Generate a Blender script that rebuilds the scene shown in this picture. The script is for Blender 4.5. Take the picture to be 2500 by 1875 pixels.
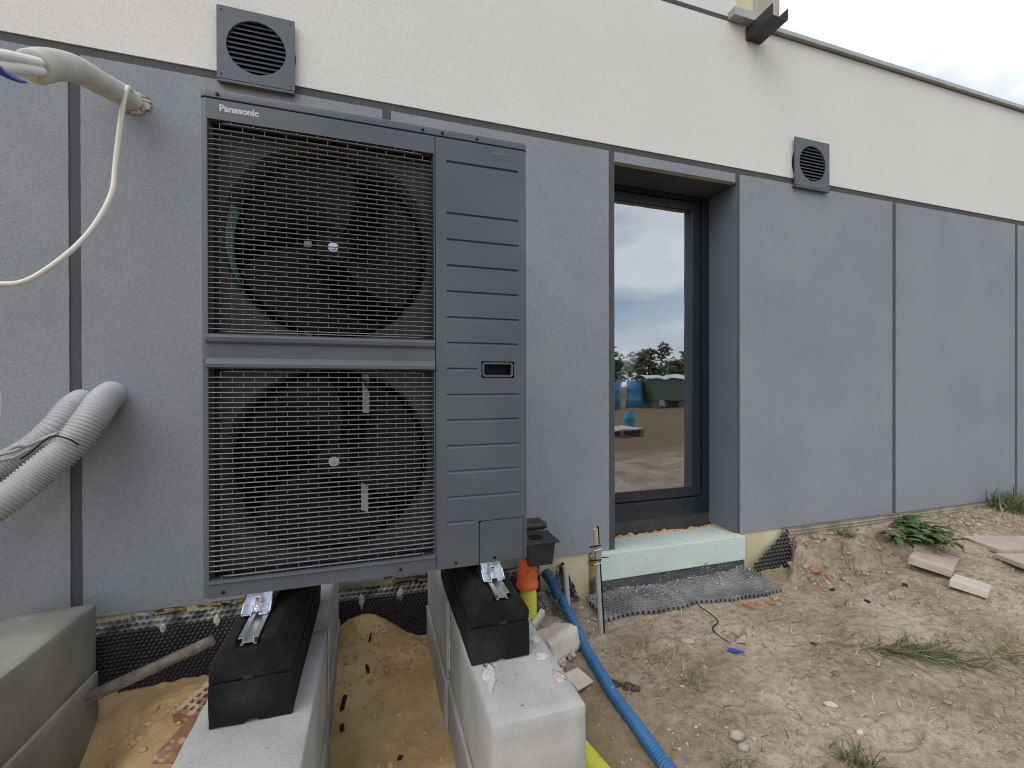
import bpy, bmesh, math, random
from mathutils import Vector, Matrix, noise
R = math.radians
random.seed(7)
scene = bpy.context.scene
for o in list(bpy.data.objects): bpy.data.objects.remove(o)

# ------------------------------------------------------------------ camera (eye at the origin, ground about 1.2 m below)
cam_d = bpy.data.cameras.new('camera'); cam = bpy.data.objects.new('camera', cam_d)
scene.collection.objects.link(cam); scene.camera = cam
cam_d.sensor_width = 36; cam_d.lens = 1065.07/2500*36
cam_d.shift_y = .00372; cam_d.clip_start = .02; cam_d.clip_end = 2000
cam.matrix_world = Matrix.Rotation(R(-17.544), 4, 'Z') @ Matrix.Rotation(R(90-.1776), 4, 'X') @ Matrix.Rotation(R(-.125), 4, 'Z')

# ------------------------------------------------------------------ sky, sun, exposure
SUN_EL, SUN_AZ = 48, -125          # azimuth measured from +y towards +x: the sun stands behind the camera's left shoulder
world = bpy.data.worlds.new('World'); scene.world = world; world.use_nodes = True
wn, wl = world.node_tree.nodes, world.node_tree.links
wn.clear()
def WN(t, **k):
    n = wn.new(t)
    for a, b in k.items(): setattr(n, a, b)
    return n
w_out = WN('ShaderNodeOutputWorld'); w_bg = WN('ShaderNodeBackground'); w_bg.inputs[1].default_value = .12
w_sky = WN('ShaderNodeTexSky', sky_type='NISHITA', sun_disc=False, sun_elevation=R(SUN_EL), sun_rotation=R(SUN_AZ))
w_tc = WN('ShaderNodeTexCoord'); w_map = WN('ShaderNodeMapping')
w_map.inputs['Scale'].default_value = (1.0, 1.0, 3.2); w_map.inputs['Location'].default_value = (1.7, .4, .35)
w_n1 = WN('ShaderNodeTexNoise'); w_n1.inputs['Scale'].default_value = 1.5; w_n1.inputs['Detail'].default_value = 7; w_n1.inputs['Roughness'].default_value = .52
w_n2 = WN('ShaderNodeTexNoise'); w_n2.inputs['Scale'].default_value = 2.6; w_n2.inputs['Detail'].default_value = 6
w_r1 = WN('ShaderNodeValToRGB'); w_r1.color_ramp.elements[0].position = .33; w_r1.color_ramp.elements[1].position = .50
w_r1.color_ramp.elements[0].color = (.1, .1, .1, 1)
w_r2 = WN('ShaderNodeValToRGB'); w_r2.color_ramp.elements[0].position = .3; w_r2.color_ramp.elements[1].position = .68
w_r2.color_ramp.elements[0].color = (5.2, 5.5, 6.0, 1); w_r2.color_ramp.elements[1].color = (8.9, 9.0, 9.1, 1)
w_mix = WN('ShaderNodeMix', data_type='RGBA')
wl.new(w_tc.outputs['Generated'], w_map.inputs[0]); wl.new(w_map.outputs[0], w_n1.inputs[0]); wl.new(w_map.outputs[0], w_n2.inputs[0])
wl.new(w_n1.outputs['Fac'], w_r1.inputs[0]); wl.new(w_n2.outputs['Fac'], w_r2.inputs[0])
wl.new(w_r1.outputs[0], w_mix.inputs[0]); wl.new(w_sky.outputs[0], w_mix.inputs[6]); wl.new(w_r2.outputs[0], w_mix.inputs[7])
wl.new(w_mix.outputs[2], w_bg.inputs[0]); wl.new(w_bg.outputs[0], w_out.inputs[0])
sun_d = bpy.data.lights.new('sun', 'SUN'); sun_d.energy = 1.15; sun_d.angle = R(55); sun_d.color = (1, .96, .9)
sun = bpy.data.objects.new('sun', sun_d); scene.collection.objects.link(sun)
_dir = Vector((math.sin(R(SUN_AZ))*math.cos(R(SUN_EL)), math.cos(R(SUN_AZ))*math.cos(R(SUN_EL)), math.sin(R(SUN_EL))))
sun.rotation_euler = _dir.to_track_quat('Z', 'Y').to_euler()
vs = scene.view_settings
vs.view_transform = 'Standard'; vs.look = 'None'; vs.exposure = 0.45; vs.gamma = 1; vs.use_curve_mapping = False
scene.cycles.filter_width = 1.1; scene.cycles.max_bounces = 8; scene.cycles.transparent_max_bounces = 12

# ------------------------------------------------------------------ helpers
COL = scene.collection
class MB:
    """collects geometry; build() links it as one mesh object"""
    def __init__(s): s.v = []; s.f = []; s.sm = []
    def add(s, vs_, fs, smooth=False):
        b = len(s.v); s.v += [tuple(p) for p in vs_]
        for f in fs: s.f.append(tuple(i+b for i in f)); s.sm.append(smooth)
        return s
    def box(s, x0, x1, y0, y1, z0, z1):
        return s.add([(x0,y0,z0),(x1,y0,z0),(x1,y1,z0),(x0,y1,z0),(x0,y0,z1),(x1,y0,z1),(x1,y1,z1),(x0,y1,z1)],
                     [(0,3,2,1),(4,5,6,7),(0,1,5,4),(1,2,6,5),(2,3,7,6),(3,0,4,7)])
    def obox(s, M, sx, sy, sz):
        m = MB().box(-sx/2, sx/2, -sy/2, sy/2, -sz/2, sz/2)
        return s.add([M @ Vector(p) for p in m.v], m.f)
    def quad(s, *p): return s.add(p, [tuple(range(len(p)))])
    def prism(s, pts, axis, a0, a1):
        """polygon pts (2D) swept along an axis"""
        def P(p, a): return {'x': (a,)+tuple(p), 'y': (p[0], a, p[1]), 'z': tuple(p)+(a,)}[axis]
        n = len(pts)
        vs_ = [P(p, a0) for p in pts]+[P(p, a1) for p in pts]
        fs = [(i, (i+1) % n, n+(i+1) % n, n+i) for i in range(n)]+[tuple(range(n-1, -1, -1)), tuple(range(n, 2*n))]
        return s.add(vs_, fs)
    def ring(s, path, radf, seg=16, cap=True, smooth=True, squash=None):
        """tube along a list of points; radf(i) radius"""
        n = len(path); path = [Vector(p) for p in path]
        up = Vector((0, 0, 1)); rows = []
        t0 = (path[1]-path[0]).normalized()
        if abs(t0.dot(up)) > .9: up = Vector((1, 0, 0))
        nrm = (up - t0*up.dot(t0)).normalized(); vs_ = []
        for i in range(n):
            t = (path[min(i+1, n-1)]-path[max(i-1, 0)]).normalized()
            nrm = (nrm - t*nrm.dot(t)).normalized(); b = t.cross(nrm)
            for k in range(seg):
                a = 2*math.pi*k/seg; r = radf(i)
                vs_.append(path[i]+nrm*math.cos(a)*r+b*math.sin(a)*r)
        fs = [(i*seg+k, i*seg+(k+1) % seg, (i+1)*seg+(k+1) % seg, (i+1)*seg+k) for i in range(n-1) for k in range(seg)]
        s.add(vs_, fs, smooth)
        if cap: s.add([vs_[k] for k in range(seg)], [tuple(range(seg-1, -1, -1))]); s.add(vs_[-seg:], [tuple(range(seg))])
        return s
    def cyl(s, a, b, r, seg=12, r2=None):
        return s.ring([a, b], lambda i: r if i == 0 or r2 is None else r2, seg)
    def mesh(s, name, mat):
        m = bpy.data.meshes.new(name); m.from_pydata(s.v, [], s.f); m.materials.append(mat)
        m.polygons.foreach_set('use_smooth', s.sm); m.update(); return m
    def build(s, name, mat, parent=None, bevel=0, kind=None, label=None, weld=False):
        m = s.mesh(name, mat)
        if bevel or weld:
            bm = bmesh.new(); bm.from_mesh(m); bmesh.ops.remove_doubles(bm, verts=bm.verts, dist=1e-5)
            if bevel:
                es = [e for e in bm.edges if len(e.link_faces) == 2 and e.calc_face_angle(0) > .5]
                bmesh.ops.bevel(bm, geom=es, offset=bevel, segments=2, profile=.6, affect='EDGES', clamp_overlap=True)
            bmesh.ops.recalc_face_normals(bm, faces=bm.faces); bm.to_mesh(m); bm.free()
        return link(name, m, parent, kind, label)
def link(name, mesh, parent=None, kind=None, label=None, loc=None):
    o = bpy.data.objects.new(name, mesh); COL.objects.link(o)
    if parent is not None:
        o.parent = parent
        if parent.type == 'EMPTY': o.matrix_parent_inverse = Matrix.Translation(-parent.location)
    if loc is not None: o.location = loc
    if kind: o['kind'] = kind
    if label: o['label'] = label
    return o
def thing(name, label, cat, loc, group=None):
    o = bpy.data.objects.new(name, None); COL.objects.link(o); o.location = loc; o.empty_display_size = .1
    return tag(o, label, cat, group)
def tag(o, label, cat, group=None):
    o['label'] = label; o['category'] = cat
    if group: o['group'] = group
    return o
def spline(pts, n):
    """Catmull-Rom through pts, n samples evenly spaced"""
    P = [Vector(p) for p in pts]; P = [P[0]*2-P[1]]+P+[P[-1]*2-P[-2]]; out = []
    for i in range(1, len(P)-2):
        for k in range(24):
            t = k/24; a, b, c, d = P[i-1:i+3]
            out.append(.5*((2*b)+(c-a)*t+(2*a-5*b+4*c-d)*t*t+(3*b-a-3*c+d)*t**3))
    out.append(P[-2]); L = [0]
    for i in range(1, len(out)): L.append(L[-1]+(out[i]-out[i-1]).length)
    res = []; j = 0
    for k in range(n):
        s_ = L[-1]*k/(n-1)
        while j < len(L)-2 and L[j+1] < s_: j += 1
        res.append(out[j].lerp(out[j+1], (s_-L[j])/max(1e-9, L[j+1]-L[j])))
    return res, L[-1]
def corrugated(pts, r, pitch, amp, seg=22):
    _, L = spline(pts, 10); n = int(L/pitch*5)+1; path, _ = spline(pts, n)
    m = MB(); m.ring(path, lambda i: r+amp*math.copysign(abs(math.cos(2*math.pi*i/5))**.6, math.cos(2*math.pi*i/5)), seg, cap=True); return m
def tube(pts, r, n=60, seg=10):
    path, _ = spline(pts, n); return MB().ring(path, lambda i: r, seg)
def sstep(a, b, x):
    t = max(0, min(1, (x-a)/(b-a))); return t*t*(3-2*t)
def fbm(x, y, z=0, o=4): return noise.fractal(Vector((x, y, z)), 1.0, 2.0, o)
def lump(dims, seed, sub=2, amp=.18, sharp=False):
    """stone or clod: noisy icosphere"""
    bm = bmesh.new(); bmesh.ops.create_icosphere(bm, subdivisions=sub, radius=1)
    for v in bm.verts:
        c = v.co.normalized()
        if sharp:
            mx = max(abs(c.x), abs(c.y), abs(c.z)); c = c.lerp(c/mx*.8, .75)
        k = 1+amp*noise.noise(v.co*1.6+Vector((seed*3.1, seed, 0)))*2
        v.co = Vector((c.x*k*dims[0]/2, c.y*k*dims[1]/2, c.z*k*dims[2]/2))
    vs_ = [v.co.copy() for v in bm.verts]; fs = [tuple(v.index for v in f.verts) for f in bm.faces]; bm.free()
    return MB().add(vs_, fs, not sharp)
def rough_box(x0, x1, y0, y1, z0, z1, step=.03, amp=.002, rnd=.008, seed=0, smooth=True):
    """concrete block: subdivided box with worn, uneven edges"""
    m = MB(); c = Vector(((x0+x1)/2, (y0+y1)/2, (z0+z1)/2)); h = Vector(((x1-x0)/2, (y1-y0)/2, (z1-z0)/2))
    def pt(p):
        p = Vector(p); q = p-c; k = Vector([max(-h[i]+rnd, min(h[i]-rnd, q[i])) for i in range(3)])
        d = q-k; e = noise.noise(p*9+Vector((seed, 0, 0)))
        nd = sum(1 for i in range(3) if abs(d[i]) > 1e-6)
        if nd > 1: d = d.normalized()*(rnd*(.8+.5*e-2.2*max(0, noise.noise(p*31+Vector((seed, 9, 0)))-.28)))
        q = k+d+q.normalized()*amp*noise.noise(p*23+Vector((0, seed, 0)))
        return c+q
    def axis(a, b):
        n = max(2, int((b-a)/step)); return [a, a+rnd*.45, a+rnd]+[a+rnd+(b-a-2*rnd)*i/n for i in range(1, n)]+[b-rnd, b-rnd*.45, b]
    X, Y, Z = axis(x0, x1), axis(y0, y1), axis(z0, z1)
    def face(A, B, f, flip):
        vs_ = [pt(f(a, b)) for a in A for b in B]; nb = len(B)
        fs = [(i*nb+j, (i+1)*nb+j, (i+1)*nb+j+1, i*nb+j+1) for i in range(len(A)-1) for j in range(nb-1)]
        if flip: fs = [t[::-1] for t in fs]
        m.add(vs_, fs, smooth)
    face(X, Y, lambda a, b: (a, b, z1), False); face(X, Y, lambda a, b: (a, b, z0), True)
    face(X, Z, lambda a, b: (a, y0, b), False); face(X, Z, lambda a, b: (a, y1, b), True)
    face(Y, Z, lambda a, b: (x1, a, b), False); face(Y, Z, lambda a, b: (x0, a, b), True)
    return m
def holed(m, U, V, holes, P):
    """flat sheet over [U]x[V] with rectangular holes; P(u,v) maps to 3D"""
    us = sorted(set(list(U)+[h[0] for h in holes]+[h[1] for h in holes])); vs_ = sorted(set(list(V)+[h[2] for h in holes]+[h[3] for h in holes]))
    for i in range(len(us)-1):
        for j in range(len(vs_)-1):
            a, b = (us[i]+us[i+1])/2, (vs_[j]+vs_[j+1])/2
            if any(h[0] < a < h[1] and h[2] < b < h[3] for h in holes): continue
            m.quad(P(us[i], vs_[j]), P(us[i+1], vs_[j]), P(us[i+1], vs_[j+1]), P(us[i], vs_[j+1]))

# ------------------------------------------------------------------ materials
def mat(name, c1, c2=None, rough=.6, scale=6, detail=6, lo=.35, hi=.65, bump=0, bscale=200, metal=0, spec=.5, speck=None, spscale=60, spcut=.66, coat=0, vgrain=0):
    m = bpy.data.materials.new(name); m.use_nodes = True; n, l = m.node_tree.nodes, m.node_tree.links
    b = n['Principled BSDF']; b.inputs['Roughness'].default_value = rough; b.inputs['Metallic'].default_value = metal
    b.inputs['Specular IOR Level'].default_value = spec; b.inputs['Coat Weight'].default_value = coat
    c1 = tuple(c1)+(1,)
    tc = n.new('ShaderNodeTexCoord'); geo = tc.outputs['Object']
    col = None
    if c2 is not None:
        t = n.new('ShaderNodeTexNoise'); t.inputs['Scale'].default_value = scale; t.inputs['Detail'].default_value = detail
        r = n.new('ShaderNodeValToRGB'); r.color_ramp.elements[0].position = lo; r.color_ramp.elements[1].position = hi
        r.color_ramp.elements[0].color = c1; r.color_ramp.elements[1].color = tuple(c2)+(1,)
        l.new(geo, t.inputs[0]); l.new(t.outputs['Fac'], r.inputs[0]); col = r.outputs[0]
    if speck is not None:
        t = n.new('ShaderNodeTexNoise'); t.inputs['Scale'].default_value = spscale; t.inputs['Detail'].default_value = 3
        r = n.new('ShaderNodeValToRGB'); r.color_ramp.elements[0].position = spcut; r.color_ramp.elements[1].position = spcut+.04
        mx = n.new('ShaderNodeMix'); mx.data_type = 'RGBA'
        l.new(geo, t.inputs[0]); l.new(t.outputs['Fac'], r.inputs[0]); l.new(r.outputs[0], mx.inputs[0])
        if col is None: mx.inputs[6].default_value = c1
        else: l.new(col, mx.inputs[6])
        mx.inputs[7].default_value = tuple(speck)+(1,); col = mx.outputs[2]
    if vgrain:
        t = n.new('ShaderNodeTexNoise'); t.inputs['Scale'].default_value = bscale*.6; t.inputs['Detail'].default_value = 2
        mr = n.new('ShaderNodeMapRange'); mr.inputs['From Min'].default_value = .3; mr.inputs['From Max'].default_value = .7
        mr.inputs['To Min'].default_value = 1-vgrain; mr.inputs['To Max'].default_value = 1+vgrain
        hs = n.new('ShaderNodeHueSaturation'); l.new(geo, t.inputs[0]); l.new(t.outputs['Fac'], mr.inputs[0]); l.new(mr.outputs[0], hs.inputs['Value'])
        if col is None: hs.inputs['Color'].default_value = c1
        else: l.new(col, hs.inputs['Color'])
        col = hs.outputs[0]
    if col is None: b.inputs['Base Color'].default_value = c1
    else: l.new(col, b.inputs['Base Color'])
    if bump:
        t = n.new('ShaderNodeTexNoise'); t.inputs['Scale'].default_value = bscale; t.inputs['Detail'].default_value = 4
        bp = n.new('ShaderNodeBump'); bp.inputs['Strength'].default_value = bump; bp.inputs['Distance'].default_value = 1.2/bscale
        l.new(geo, t.inputs[0]); l.new(t.outputs['Fac'], bp.inputs['Height']); l.new(bp.outputs[0], b.inputs['Normal'])
    return m
M = {}
M['white'] = mat('light_plaster', (.645, .64, .618), (.705, .70, .68), .9, 1.6, 8, .28, .72, .8, 330, spec=.2, vgrain=.09)
M['grey'] = mat('grey_plaster', (.228, .248, .276), (.266, .286, .313), .9, 2.4, 8, .28, .72, .8, 330, spec=.2, vgrain=.15, speck=(.40, .40, .39), spscale=38, spcut=.775)
M['trim'] = mat('dark_plaster', (.070, .073, .083), (.088, .090, .098), .85, 4, 4, .3, .7, .4, 360, spec=.2, vgrain=.2)
M['metalgrey'] = mat('coping_sheet', (.30, .32, .31), (.36, .375, .365), .45, 5, 3, metal=.3)
M['dark_metal'] = mat('dark_sheet', (.030, .029, .032), (.040, .038, .040), .4, 6, 3, metal=.2)
M['insul'] = mat('yellow_insulation', (.52, .47, .28), (.62, .57, .40), .95, 5, 6, .35, .65, .3, 120, speck=(.30, .25, .12), spscale=22, spcut=.70)
M['concrete_raw'] = mat('raw_concrete', (.36, .33, .27), (.46, .43, .37), .95, 9, 6, bump=.4, bscale=90)
M['xps'] = mat('mint_insulation', (.50, .60, .545), (.58, .66, .61), .8, 4, 8, .35, .65, .2, 120, speck=(.27, .31, .27), spscale=26, spcut=.68)
M['bitumen'] = mat('dark_waterproofing', (.055, .062, .072), (.10, .105, .11), .7, 14, 6, .4, .65, .4, 90, speck=(.32, .31, .28), spscale=60, spcut=.64)
M['foam'] = mat('orange_foam', (.42, .235, .07), (.56, .38, .16), .8, 18, 4, bump=.5, bscale=60)
M['foam_old'] = mat('brown_foam', (.26, .15, .035), (.42, .28, .09), .7, 25, 4, bump=.5, bscale=60)
M['frame'] = mat('anthracite_frame', (.012, .0155, .022), (.016, .020, .027), .36, 8, 3, speck=(.35, .36, .36), spscale=34, spcut=.745)
M['board_dark'] = mat('black_filler_board', (.030, .028, .026), (.050, .046, .042), .8, 9, 5, bump=.3, bscale=120)
M['gasket'] = mat('black_rubber_gasket', (.012, .012, .013), rough=.6)
M['gully'] = mat('gully_plastic', (.022, .021, .020), (.034, .032, .030), .6, 9, 5, speck=(.12, .115, .11), spscale=40, spcut=.7)
M['room'] = mat('dim_room_plaster', (.20, .19, .18), (.24, .23, .21), .9, 2, 3)
M['casing'] = mat('anthracite_casing', (.062, .073, .090), (.080, .092, .109), .42, 4, 9, bump=.12, bscale=900, spec=.45)
M['grille'] = mat('grey_grille_plastic', (.155, .158, .170), (.175, .178, .190), .36, 30, 3)
M['reveal'] = mat('blue_grey_reveal', (.112, .133, .158), (.130, .150, .176), .9, 3, 4, .3, .7, .6, 360, spec=.2, vgrain=.08)  # darker and bluer than the grey of the panels
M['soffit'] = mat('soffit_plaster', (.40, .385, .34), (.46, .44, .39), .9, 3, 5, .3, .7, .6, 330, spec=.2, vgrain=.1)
M['shroud'] = mat('grey_shroud', (.055, .055, .057), (.075, .075, .077), .5, 8, 3)
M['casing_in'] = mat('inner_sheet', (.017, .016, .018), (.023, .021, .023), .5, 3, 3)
M['black'] = mat('black_plastic', (.0022, .0022, .0025), (.0035, .0035, .004), .6, 9, 3, spec=.25)
M['coil'] = mat('shroud_teal', (.22, .44, .45), (.34, .58, .58), .5, 60, 3)  # for the teal strips lining part of the upper fan shroud
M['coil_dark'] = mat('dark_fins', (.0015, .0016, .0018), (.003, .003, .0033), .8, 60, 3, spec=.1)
M['logo'] = mat('silver_print', (.42, .43, .44), rough=.5)
M['galv'] = mat('zinc_bracket', (.62, .65, .70), (.75, .77, .80), .25, 12, 4, metal=1)
M['alu'] = mat('aluminium_rail', (.58, .60, .61), (.68, .70, .71), .38, 20, 4, metal=.9)
M['pale'] = mat('pale_motor_bracket', (.42, .43, .41), (.5, .5, .48), .5, 10, 3)
M['rubber'] = mat('black_recycled_rubber', (.007, .007, .0075), (.030, .029, .028), .85, 7, 9, .46, .80, .8, 170, spec=.22, speck=(.10, .095, .09), spscale=80, spcut=.735)
M['concrete'] = mat('block_concrete', (.25, .254, .252), (.435, .437, .43), .92, 3.2, 11, .30, .70, .35, 200, spec=.2, speck=(.15, .15, .145), spscale=46, spcut=.70, vgrain=.05)
M['concrete_old'] = mat('stained_concrete', (.19, .188, .172), (.33, .325, .30), .92, 3.5, 11, .30, .72, .4, 200, spec=.2, speck=(.46, .45, .42), spscale=9, spcut=.69, vgrain=.06)
M['mortar'] = mat('pale_mortar', (.40, .40, .38), (.5, .5, .48), .95, 20, 5, bump=.5, bscale=120)
M['pink_smear'] = mat('pinkish_mortar', (.46, .34, .29), (.52, .46, .42), .95, 30, 5, bump=.4, bscale=120)
M['conduit'] = mat('grey_conduit', (.33, .34, .35), (.40, .41, .42), .5, 8, 6, speck=(.58, .57, .54), spscale=34, spcut=.69)
M['conduit_up'] = mat('beige_conduit', (.44, .44, .40), (.50, .50, .46), .5, 8, 4)
M['cable'] = mat('white_cable', (.72, .73, .72), (.78, .78, .77), .45, 10, 3)
M['cable_cream'] = mat('cream_cable', (.66, .65, .58), rough=.45)
M['blue_tape'] = mat('blue_tape', (.01, .035, .22), rough=.4)
M['film'] = mat('grey_film', (.20, .20, .205), (.32, .32, .325), .3, 14, 4)
M['orange'] = mat('orange_pipe', (.52, .085, .022), (.60, .12, .03), .45, 8, 4, speck=(.30, .06, .02), spscale=18, spcut=.7)
M['yellow'] = mat('yellow_drain_pipe', (.50, .50, .045), (.62, .60, .07), .5, 8, 5, speck=(.40, .36, .18), spscale=26, spcut=.68)
M['blue'] = mat('blue_hose', (.016, .105, .27), (.026, .14, .34), .5, 9, 6, speck=(.16, .20, .25), spscale=30, spcut=.655)
M['blue_dark'] = mat('dark_blue_hose', (.012, .05, .12), rough=.5)
M['pvc'] = mat('grey_pvc', (.40, .39, .36), (.48, .47, .44), .5, 12, 4)
M['steel'] = mat('weathered_steel', (.40, .37, .33), (.50, .47, .42), .55, 16, 5, metal=.3)
M['wood_old'] = mat('weathered_wood', (.15, .125, .11), (.27, .24, .21), .9, 26, 6, bump=.6, bscale=90)
M['brick'] = mat('red_brick', (.27, .12, .07), (.40, .25, .17), .9, 14, 5, bump=.5, bscale=90, speck=(.50, .38, .27), spscale=14, spcut=.50)
M['brick_red'] = mat('bright_red_brick', (.30, .12, .07), (.44, .25, .18), .9, 16, 5, bump=.5, bscale=120)
M['slab'] = mat('grey_pink_slab', (.37, .30, .25), (.46, .39, .33), .9, 7, 6, bump=.4, bscale=140, vgrain=.06)
M['tile'] = mat('pale_tile', (.46, .42, .35), (.56, .52, .45), .85, 12, 5, bump=.3, bscale=120)
M['stone'] = mat('field_stone', (.28, .25, .20), (.42, .38, .31), .9, 9, 5, bump=.4, bscale=90)
M['clod'] = mat('dark_lump', (.018, .015, .012), rough=.9)
M['straw'] = mat('dry_straw', (.07, .05, .028), (.20, .15, .09), .9, 5, 3, .4, .6)
M['pebble'] = mat('small_gravel', (.26, .22, .16), (.46, .41, .33), .9, 12, 2, .4, .6)
M['grey_rubble'] = mat('grey_mortar_rubble', (.22, .21, .19), (.38, .36, .33), .95, 30, 2, .4, .6)
M['crumb'] = mat('sand_crumb', (.46, .315, .15), (.64, .46, .25), .95, 12, 3, bump=.4, bscale=120)
M['clod_soil'] = mat('dry_soil_clod', (.24, .19, .135), (.37, .31, .24), .95, 20, 5, bump=.5, bscale=120)
M['grass'] = mat('grass_blade', (.050, .070, .022), (.115, .13, .05), .6, 9, 3, .35, .65)
M['dry_blade'] = mat('dry_blade', (.20, .165, .07), (.34, .29, .15), .8, 9, 3, .35, .65)
M['leaf'] = mat('weed_leaf', (.03, .075, .018), (.065, .125, .035), .55, 20, 3)
M['leaf_pale'] = mat('pale_weed_leaf', (.075, .12, .03), (.13, .17, .055), .55, 20, 3)
M['leaf_dark'] = mat('dark_weed_leaf', (.02, .045, .014), (.04, .075, .022), .55, 20, 3)
M['tree_leaf'] = mat('far_foliage', (.15, .16, .09), (.23, .235, .14), .7, .6, 3)
M['bark'] = mat('bark', (.08, .06, .045), rough=.9)
M['scrap_blue'] = mat('blue_plastic', (.02, .06, .42), rough=.4)
M['barrel'] = mat('blue_barrel', (.06, .24, .38), rough=.4)
M['tarp'] = mat('white_tarp', (.62, .63, .62), rough=.5)
M['container'] = mat('green_skip', (.11, .13, .11), rough=.6)
M['red_oxide'] = mat('red_oxide', (.30, .06, .03), rough=.6)

def membrane_mat():
    m = mat('dimpled_sheet', (.016, .016, .018), (.030, .030, .032), .42, 12, 5, .35, .65)
    return m
M['membrane'] = membrane_mat()
M['membrane_dusty'] = mat('dusty_dimpled_sheet', (.10, .10, .108), (.30, .29, .27), .8, 6, 8, .40, .72, .2, 160, speck=(.36, .34, .30), spscale=80, spcut=.68)
M['membrane_edge'] = mat('plaster_splashed_sheet', (.05, .05, .05), (.30, .30, .29), .7, 14, 6, .40, .62)
M['membrane_far'] = mat('tan_dimpled_sheet', (.22, .19, .145), (.36, .32, .25), .85, 8, 6, .4, .65)

def glass_mat():
    m = bpy.data.materials.new('window_glass'); m.use_nodes = True; n, l = m.node_tree.nodes, m.node_tree.links
    n.remove(n['Principled BSDF']); out = n['Material Output']
    g = n.new('ShaderNodeBsdfGlossy'); g.inputs['Roughness'].default_value = .0; g.inputs['Color'].default_value = (.88, .94, 1.0, 1)
    t = n.new('ShaderNodeBsdfTransparent'); t.inputs[0].default_value = (.55, .58, .57, 1)
    fr = n.new('ShaderNodeFresnel'); fr.inputs['IOR'].default_value = 5.8
    tc = n.new('ShaderNodeTexCoord'); nz = n.new('ShaderNodeTexNoise'); nz.inputs['Scale'].default_value = 2.2; bp = n.new('ShaderNodeBump')
    bp.inputs['Strength'].default_value = .10; bp.inputs['Distance'].default_value = .02
    sm = n.new('ShaderNodeTexNoise'); sm.inputs['Scale'].default_value = 7; sm.inputs['Detail'].default_value = 8; sr = n.new('ShaderNodeMapRange'); sr.inputs['From Min'].default_value = .52; sr.inputs['From Max'].default_value = .75; sr.inputs['To Min'].default_value = 0; sr.inputs['To Max'].default_value = .07
    l.new(tc.outputs['Object'], sm.inputs[0]); l.new(sm.outputs['Fac'], sr.inputs[0]); l.new(sr.outputs[0], g.inputs['Roughness'])
    l.new(tc.outputs['Object'], nz.inputs[0]); l.new(nz.outputs['Fac'], bp.inputs['Height']); l.new(bp.outputs[0], g.inputs['Normal'])
    mx = n.new('ShaderNodeMixShader'); l.new(fr.outputs[0], mx.inputs[0]); l.new(t.outputs[0], mx.inputs[1]); l.new(g.outputs[0], mx.inputs[2]); l.new(mx.outputs[0], out.inputs[0])
    return m
M['glass'] = glass_mat()

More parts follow.
